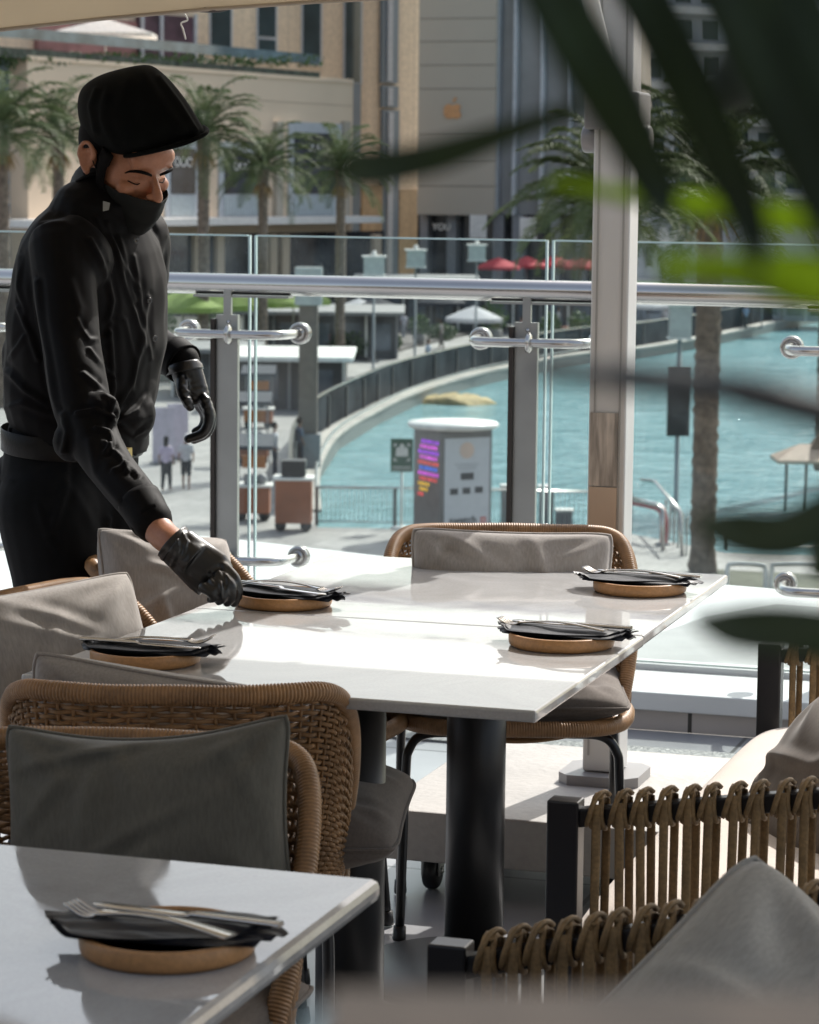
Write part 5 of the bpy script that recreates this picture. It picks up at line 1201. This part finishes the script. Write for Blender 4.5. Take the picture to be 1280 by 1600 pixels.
mb = MB(); mb.slab(PD(161, 314, 5.08), PD(172, 317, 5.08), PD(170, 328, 5.08), PD(161, 330, 5.08), fw*.0015); me = mb.mesh('tab', W.location); me.materials.append(mat('mask_tab', (.22, .22, .21), .5)); link(bpy.data.objects.new('mask_tab', me), mk_)
# flat cap: inflated along its photo outline, leaning with the head
OUTL = [(133, 214), (124, 190), (121, 165), (125, 143), (138, 128), (160, 116), (195, 106), (231, 101), (252, 112), (272, 132), (290, 155), (305, 178), (318, 200), (320, 209), (300, 219), (262, 233), (225, 242), (190, 248), (162, 241), (145, 229)]
cx_, cy_ = 212, 172
def capP(x, y, off): return PD(x, y, 5.165-(x-cx_)/840*.50+off)
ol = smooth_path([(x, y, 0) for x, y in OUTL], 5, closed=True); rows = []
for j in range(-12, 13):
    a = j/12*math.pi/2*.97; row = []
    for p in ol:
        k = math.cos(a); x, y = cx_+(p.x-cx_)*k**.62, cy_+(p.y-cy_)*k**.62; th_ = (.125 if j < 0 else .10)*(1-.35*max(0, (x-230)/90)); row.append(capP(x, y, math.sin(a)*th_))
    rows.append(row)
mb = MB(); mb.grid(rows, closed_u=True); mb.add(rows[0], [tuple(range(len(ol)))]); mb.add(rows[-1], [tuple(range(len(ol)))[::-1]])
capf = folds([([(150, 140), (141, 165), (148, 205)], 5, .005), ([(250, 120), (280, 160), (308, 205)], 5, .0065), ([(225, 115), (255, 165), (290, 212)], 7, .003), ([(166, 150), (160, 185), (178, 225)], 7, .0035), ([(200, 125), (190, 160)], 9, .002), ([(262, 118), (292, 160), (315, 200)], 3.5, .004)])
fuse('cap', mb, M_cap, W, vox=.0045, smooth=5, shape=capf)
mb = MB(); P = [capP(x, y, o_) for x, y, o_ in ((196, 244, -.07), (218, 241, -.08), (250, 234, -.082), (285, 225, -.072), (308, 216, -.05), (321, 209, -.02), (322, 204, .02), (316, 199, .05))]
mb.tube(smooth_path(P, 6), .0042, 8, flat=1.6); P2_ = [capP(x, y, o_) for x, y, o_ in ((190, 238, -.05), (225, 233, -.06), (262, 226, -.055), (295, 215, -.04), (312, 207, 0.))]
mb.grid([smooth_path(P, 4)[:17], [a.lerp(b_, .0) for a, b_ in zip(smooth_path(P2_, 4), smooth_path(P2_, 4))][:17]]); mb.build('cap_peak', M_cap, W, world=True)
# shirt
mb = MB()
loft(mb, [(PD(124, 676, 5.27), Lt*.158, (Ft*math.cos(.1)-Zu*math.sin(.35))*.124)]+[(c, a*1.0, b_*1.0) for c, a, b_ in TS[3:-2]]+[(PD(165, 318, 5.21), Lt*.082, Ft*.078)])
limb(mb, [Rs+Lt*.03, Rs, Re, Rc], [.078, .072, .063, .057, .051, .042, .040], 20, 8)
limb(mb, [Ls-Lt*.03, Ls, Le, Lw-(Lw-Le)*.12], [.076, .068, .062, .055, .045, .040], 18, 8)
mb.ball(PD(150, 648, 5.26), .118, 20, (1, 1, .45)); mb.ball(PD(78, 560, 5.24), .095, 18, (1, 1, 1.1)); mb.ball(PD(62, 618, 5.26), .072, 16, (1, 1, .8)); mb.ball(PD(200, 648, 5.25), .056, 16, (1, 1, 1.05)); mb.ball(PD(120, 345, 5.19), .062, 16); mb.ball(PD(150, 318, 5.2), .05, 14)
mb.ball(PD(60, 478, 5.2), .062, 14, (.8, 1, 1.5)); mb.ball(PD(158, 642, 4.93), .036, 12); mb.ball(PD(115, 690, 4.94), .04, 12)
limb(mb, [PD(140, 345, 5.2), PD(150, 322, 5.21), PD(157, 306, 5.21)], [.085, .070, .060])
SF = [([(57, 440), (62, 500), (74, 570), (88, 650)], 5, .008), ([(168, 350), (185, 410), (205, 470), (228, 540)], 4.5, .006), ([(140, 375), (165, 420), (176, 470), (170, 500)], 5, .008),
      ([(172, 520), (178, 600), (176, 660)], 5, .009), ([(120, 500), (140, 530), (168, 530), (175, 505)], 4, .005), ([(140, 545), (160, 570), (176, 590)], 4, .007), ([(130, 585), (150, 600), (178, 628)], 5, .008),
      ([(96, 648), (105, 675), (98, 705)], 6, .009), ([(120, 645), (150, 640), (178, 650)], 4, .009), ([(150, 668), (172, 672), (176, 690), (166, 705)], 4, .010), ([(165, 690), (190, 715), (200, 735)], 4.5, .008), ([(178, 735), (200, 722), (215, 742)], 4, .007),
      ([(140, 690), (150, 740), (185, 780)], 7, .004), ([(232, 465), (222, 540), (205, 600), (185, 640)], 4.5, .007), ([(210, 400), (222, 480), (238, 560)], 3.5, .004), ([(28, 480), (45, 520), (60, 560)], 4.5, .007), ([(14, 560), (30, 540), (38, 525)], 4, .006),
      ([(12, 580), (40, 610), (75, 635)], 5, .008), ([(0, 640), (35, 630), (80, 648)], 5, .007), ([(180, 660), (215, 640), (240, 600)], 4.5, .006), ([(170, 650), (210, 680), (240, 668)], 5, .006), ([(75, 330), (60, 350), (100, 345)], 5, .004), ([(150, 340), (175, 380), (200, 430), (212, 470)], 4.5, .006),
      ([(185, 370), (200, 420), (215, 450)], 4, .005), ([(30, 400), (28, 450), (40, 490)], 4, .005), ([(225, 740), (240, 765)], 3, .003), ([(195, 500), (212, 560), (208, 610)], 4.5, .004), ([(110, 440), (125, 480), (120, 510)], 7, .004)]
f1 = folds(SF)
def shirtshape(co, nn):
    co = f1(co, nn); h_ = np.sin(co[:, 0]*38+co[:, 2]*21)*np.sin(co[:, 2]*33-co[:, 1]*27)*np.sin(co[:, 1]*41+co[:, 0]*17); return co+nn*(h_*.0035)[:, None]
fuse('shirt', mb, M_shirt, W, vox=.0040, smooth=8, shape=shirtshape)
# cuff, collar, placket, buttons
def ring(name, c, axis, r1, r2, ln, m_, par, thick=.0025, wob=0., n=28):
    axis = axis.normalized(); a = axis.orthogonal().normalized(); b_ = axis.cross(a); rows = []
    for k in range(7):
        u = k/6; r_ = r1+(r2-r1)*u; rows.append([c+axis*(ln*u)+a*(math.cos(2*math.pi*i/n)*r_*(1+wob*math.sin(3*i*2*math.pi/n+k)))+b_*(math.sin(2*math.pi*i/n)*r_) for i in range(n)])
    mb = MB(); mb.grid(rows, closed_u=True); o = mb.build(name, m_, par, world=True); s_ = o.modifiers.new('t', 'SOLIDIFY'); s_.thickness = thick; s_.offset = 1; return o
ax_ = (Rc-Re).normalized(); ring('cuff', Rc-ax_*.055, ax_, .0400, .0365, .056, M_shirt, W, .0015, .015)
axl = (Lw-Le).normalized(); ring('cuff', Lw-axl*.05, axl, .040, .040, .042, M_shirt, W, .003, .02)
nc = PD(166, 322, 5.21); na = (H(0, -.03, -.06)-nc).normalized()
cl = ring('collar', nc-na*.004, na, .078, .067, .066, M_shirt, W, .004, .01)
mb = MB(); pl = [PD(x, y, d) for x, y, d in ((212, 352, 5.11), (218, 385, 5.095), (224, 430, 5.085), (232, 490, 5.080), (240, 560, 5.085), (246, 640, 5.095))]
mb.tube(smooth_path(pl, 6), .014, 8, flat=.22, up_hint=tuple((r0*.7-T_*.7))); 
for (x, y, d) in ((213, 376, 5.084), (234, 470, 5.072), (242, 529, 5.072)):
    bt = MB(); c_ = PD(x, y, d-.004); bt.lathe([(0, -.001), (.0055, -.001), (.006, 0), (.0055, .001), (.0035, .0004), (0, .0006)], c_, 14, axis=(T_*.8+r0*.6).to_track_quat('Z', 'Y').to_matrix()); bt.build('button', mat('button_black', (.02, .02, .022), .2, spec=.8), W, world=True)
# trousers, belt, shoes
mb = MB(); loft(mb, [(c-Zu*.0, a*.93, b_*.93) for c, a, b_ in TS[:3]]+[(TS[3][0], TS[3][1]*.86, TS[3][2]*.86)])
for h_, k_, a_ in ((hipR, kR, aR), (hipL, kL, aL)): limb(mb, [h_, h_.lerp(k_, .35)+Ft*.012, k_, a_+Zu*.03], [.105, .102, .096, .085, .075, .070, .068, .066, .068], 20, 8)
mb.ball(PD(30, 770, 5.28), .08, 16); mb.ball(PD(175, 800, 5.28), .07, 16, (1, 1, 1.4)); mb.ball(PD(110, 800, 5.27), .11, 16)
fuse('trousers', mb, M_trs, W, vox=.007, smooth=4, shape=folds([([(105, 710), (102, 770), (80, 830)], 6, .008), ([(60, 790), (75, 840), (90, 860)], 5, .005), ([(0, 745), (22, 752)], 3, .005), ([(170, 810), (168, 840), (182, 870)], 5, .009), ([(110, 760), (140, 810), (160, 850)], 8, .004)]))
wc = TS[2]; rows = []
for k in range(4):
    z = (-.022, -.02, .02, .022)[k]; e_ = (.0, .006, .006, .0)[k]; rows.append([wc[0]+Vector((0, 0, .004+z))+(wc[1]*(1+e_*2))*math.cos(2*math.pi*i/40)*.985+(wc[2]*(1+e_*2))*math.sin(2*math.pi*i/40)*.985 for i in range(40)])
mb = MB(); mb.grid(rows, closed_u=True); bl_ = mb.build('belt', mat('belt_leather', (.009, .0085, .008), .4, bump=.3, bs=200, spec=.2), W, world=True)
lpz = MB(); q = PD(20, 690, 5.19); lpz.box(q, (.012, .008, .055)); me = lpz.mesh('l', W.location); me.materials.append(M_trs); link(bpy.data.objects.new('belt_loop', me), bl_)
q = PD(199, 712, 5.135); lpz = MB(); lpz.box(q, (.012, .02, .03)); me = lpz.mesh('l', W.location); me.materials.append(mat('brass', (.5, .35, .12), .3, metal=1)); link(bpy.data.objects.new('buckle', me), bl_)
for a_ in (aR, aL):
    mb = MB(); mb.tube([a_-Ft*.05-Zu*.045, a_+Ft*.05-Zu*.045, a_+Ft*.17-Zu*.055], [.046, .045, .035], 14); mb.ball(a_+Ft*.17-Zu*.055, .035, 12); mb.ball(a_-Ft*.05-Zu*.045, .046, 12); mb.tube([a_, a_-Zu*.04], .048, 12)
    fuse('shoe', mb, M_blk, W, vox=.008, smooth=4)
# right glove: wrist to bent fingers pinching the plate
mb = MB(); dR = 4.715
G = lambda x, y, d=0.: PD(x, y, dR+d)
mb.tube([G(273, 850, 0), G(287, 861, 0), G(305, 876, -.003)], [.0335, .032, .035], 18)
loft(mb, [(G(276, 852), Vector((0, 0, 1)).cross(fw)*.0+ (G(248, 874)-G(294, 822))*.47, fw*.026), (G(300, 872), (G(275, 900)-G(322, 846))*.5, fw*.027), (G(325, 893), (G(296, 922)-G(350, 870))*.52, fw*.026), (G(338, 908), (G(312, 936)-G(366, 890))*.5, fw*.022)], 20)
FN = [[(350, 888, -.012), (366, 905, -.020), (371, 925, -.016), (366, 942, -.008)], [(343, 900, -.028), (360, 915, -.036), (362, 932, -.030), (355, 942, -.02)], [(333, 910, -.038), (346, 922, -.046), (348, 934, -.040), (342, 940, -.03)], [(318, 918, -.042), (330, 926, -.048), (334, 934, -.043), (328, 937, -.035)]]
for i, fp in enumerate(FN): limb(mb, [G(*p) for p in fp], [.0125-.0008*i, .0115-.0008*i, .0105-.0008*i, .0085-.0006*i], 12, 6)
limb(mb, [G(315, 880, .018), G(345, 895, .026), G(364, 915, .018), G(372, 932, .004)], [.014, .0125, .011, .009], 12, 6)
gf = folds([([(285, 832), (292, 845), (286, 868)], 3, .004), ([(275, 835), (280, 858), (268, 885)], 3, .004), ([(345, 885), (352, 905), (350, 930)], 3, -.004), ([(328, 895), (340, 912), (342, 932)], 3, -.004), ([(300, 900), (318, 912)], 4, .002)])
def glove_shape(co, nn):
    co = gf(co, nn); x, y = proj_np(co); m_ = np.exp(-(((x-278)/20)**2+((y-850)/26)**2)); return co+nn*(m_*.0009*np.sin(co[:, 0]*420+co[:, 2]*260)*np.sin(co[:, 2]*380+co[:, 1]*150))[:, None]
fuse('glove', mb, M_glove, W, vox=.0028, smooth=3, shape=glove_shape)
# left glove, hanging, half curled
mb = MB(); dL = 5.46; G = lambda x, y, d=0.: PD(x, y, dL+d)
loft(mb, [(G(290, 574), (G(314, 566)-G(266, 582))*.5, fw*.026), (G(297, 594), (G(320, 588)-G(275, 600))*.52, fw*.024), (G(304, 614), (G(327, 610)-G(282, 618))*.5, fw*.024), (G(309, 632, .005), (G(329, 630)-G(290, 634))*.5, fw*.02)], 20)
for i, fp in enumerate(([(320, 625, -.018), (327, 652, -.02), (318, 676, -.018), (294, 686, -.014)], [(323, 630, .0), (330, 655, .0), (323, 677, .0), (303, 688, .002)], [(318, 632, .018), (327, 655, .02), (321, 675, .02), (306, 684, .02)], [(310, 632, .032), (320, 650, .036), (316, 667, .036), (304, 674, .034)])):
    limb(mb, [G(*p) for p in fp], [.0125-.0006*i, .0118-.0006*i, .0108-.0006*i, .0092-.0006*i], 12, 6)
limb(mb, [G(285, 596, -.022), G(286, 612, -.034), G(293, 628, -.038), G(297, 636, -.036)], [.0145, .0135, .0115, .0095], 12, 6)
def gl2(co, nn):
    x, y = proj_np(co); m_ = np.exp(-(((x-293)/12)**2+((y-615)/22)**2))+.6*np.exp(-(((x-320)/12)**2+((y-630)/26)**2)); return co+nn*(m_*.0022*np.sin(co[:, 2]*480+co[:, 0]*120)*np.sin(co[:, 0]*300))[:, None]
fuse('glove', mb, M_glove, W, vox=.0028, smooth=3, shape=gl2)
ring('glove_cuff', G(287, 566), (G(292, 590)-G(286, 560)), .0300, .0365, .020, M_glove, W, .0015, .06)
ring('glove_cuff', PD(268, 846, 4.72), (PD(290, 865, 4.715)-PD(263, 840, 4.72)), .0335, .033, .015, M_glove, W, .002, .04)

# ---- small figures on the plaza ---------------------------------
def walker(px, py, h_, label, shirt, pants, skin=(.25, .13, .08), face_a=180, stride=.16, shorts=False, hair=True, hat=None, skirt=False, group=None, arm_b=0.):
    c = bx(px, py); t = thing('person', label, 'person', tuple(c), YAW+R(face_a), group)
    s = h_/1.75; mb = MB(); V = lambda x, y, z: Vector((x*s, y*s, z*s))+c
    limb(mb, [V(-.08, 0, .92), V(-.09, -stride*.6, .5), V(-.09, -stride, .07)], [.075, .055, .05, .035], 8, 4); limb(mb, [V(.08, 0, .92), V(.09, stride*.3, .5), V(.09, stride, .09)], [.075, .055, .05, .035], 8, 4)
    for x, y in ((-.09, -stride), (.09, stride)): mb.ball(V(x, y-.06, .04), .05*s, 8, (1, 1.9, .7))
    loft(mb, [(V(0, 0, .88), V(.15, 0, 0)-c, V(0, .1, 0)-c), (V(0, 0, 1.1), V(.13, 0, 0)-c, V(0, .09, 0)-c), (V(0, 0, 1.32), V(.17, 0, 0)-c, V(0, .10, 0)-c), (V(0, 0, 1.44), V(.13, 0, 0)-c, V(0, .07, 0)-c), (V(0, 0, 1.5), V(.05, 0, 0)-c, V(0, .05, 0)-c)], 12)
    limb(mb, [V(-.17, 0, 1.38), V(-.23, .03-arm_b, 1.1), V(-.22, -.08-arm_b, .86)], [.05, .04, .032, .03], 8, 4); limb(mb, [V(.17, 0, 1.38), V(.23, .03, 1.1), V(.22, -.10, .86)], [.05, .04, .032, .03], 8, 4)
    limb(mb, [V(0, 0, 1.46), V(0, -.01, 1.56)], [.05, .048], 8, 3); mb.ball(V(0, -.015, 1.645), .1*s, 12, (.82, .95, 1.18)); mb.ball(V(0, -.11, 1.63), .018*s, 6)
    def turn(o):
        me = o.data; me.transform(Matrix.Identity(4)); return o
    o = fuse('body', mb, mat('skin_'+str(skin[0]), skin, .5), t, vox=.028, smooth=2)
    g = MB(); loft(g, [(V(0, 0, .90), V(.165, 0, 0)-c, V(0, .115, 0)-c), (V(0, 0, 1.1), V(.15, 0, 0)-c, V(0, .105, 0)-c), (V(0, 0, 1.32), V(.185, 0, 0)-c, V(0, .115, 0)-c), (V(0, 0, 1.45), V(.12, 0, 0)-c, V(0, .085, 0)-c)], 12)
    limb(g, [V(-.16, 0, 1.38), V(-.215, .02-arm_b*.5, 1.18)], [.064, .055], 8, 3); limb(g, [V(.16, 0, 1.38), V(.215, .02, 1.18)], [.064, .055], 8, 3)
    fuse('top', g, mat('cloth_'+str(shirt), shirt, .8), t, vox=.028, smooth=2)
    g = MB(); zt = .5 if shorts else .12
    f_ = lambda sy: V(0, 0, 0)
    limb(g, [V(-.085, 0, .93), V(-.09, -stride*.6, .5)]+([] if shorts else [V(-.09, -stride*.95, .12)]), [.10, .08]+([] if shorts else [.06]), 8, 4); limb(g, [V(.085, 0, .93), V(.09, stride*.3, .5)]+([] if shorts else [V(.09, stride*.95, .12)]), [.10, .08]+([] if shorts else [.06]), 8, 4)
    g.ball(V(0, 0, .92), .13*s, 10, (1.15, .85, .8)); fuse('trousers', g, mat('cloth_'+str(pants), pants, .85), t, vox=.03, smooth=2)
    g = MB(); g.ball(V(0, .015, 1.67), .108*s, 12, (.86, .98, 1.1)); 
    if hair == 'long': g.ball(V(0, .06, 1.55), .09*s, 10, (.9, .6, 1.6))
    g.build('hair', mat('hat_white', (.6, .55, .55), .8) if hat else M_hair, t, world=True)
    return t
walker(260, 767, 1.68, 'woman in lilac top and black leggings walking away below the waiter\'s hanging hand', (.50, .42, .55), (.02, .02, .025), face_a=172, hair='long', group='people on the plaza')
walker(291, 765, 1.72, 'woman in pale grey top and black shorts walking right of the lilac top', (.50, .50, .52), (.02, .02, .025), face_a=184, shorts=True, hat=True, group='people on the plaza', stride=-.14)
walker(429, 746, 1.78, 'man in white shirt and grey trousers standing by the rust carts', (.62, .62, .66), (.07, .075, .09), face_a=80, stride=.05, group='people on the plaza')
walker(537, 597, 1.8, 'man in white shirt and dark trousers walking beyond the curved balustrade', (.6, .58, .6), (.03, .03, .035), face_a=10, group='people on the plaza')
walker(468, 736, 1.75, 'person in blue grey top leaning on the brown lamp pylon', (.16, .19, .24), (.05, .05, .06), face_a=120, stride=.04, group='people on the plaza')
walker(669, 582, 1.7, 'person in pale blue top on the promenade right of the middle square lantern', (.45, .52, .6), (.3, .3, .32), face_a=60, group='people on the plaza')
walker(631, 530, 1.7, 'person in white standing far behind the leftmost square lantern', (.6, .58, .62), (.35, .35, .37), face_a=200, group='people on the plaza')
for i, (px, py, c1, c2, fa) in enumerate(((575, 522, (.5, .5, .5), (.05, .05, .07), 40), (640, 512, (.1, .12, .2), (.1, .1, .1), 130), (690, 545, (.55, .5, .45), (.2, .18, .15), 250), (757, 520, (.6, .6, .62), (.04, .04, .05), 0), (815, 540, (.35, .1, .1), (.05, .05, .05), 300), (872, 522, (.6, .58, .55), (.12, .12, .15), 80), (1040, 520, (.5, .5, .55), (.1, .1, .1), 10), (1165, 515, (.2, .25, .35), (.05, .05, .05), 200))):
    walker(px, py, 1.72, ['person in grey top below the leftmost square lantern', 'person in navy top below the middle square lantern', 'person in beige top between the two right square lanterns', 'person in white top below the rightmost square lantern', 'person in dark red top beyond the balustrade left of the railing post', 'person in cream top just right of the railing post', 'person in pale top on the far bank right of the mast', 'person in blue top on the far bank right of the palm trunk'][i], c1, c2, face_a=fa, group='people on the plaza')
walker(513, 560, 1.7, 'person in red top far behind the brown lamp pylon', (.4, .06, .08), (.05, .05, .06), face_a=20, group='people on the plaza')
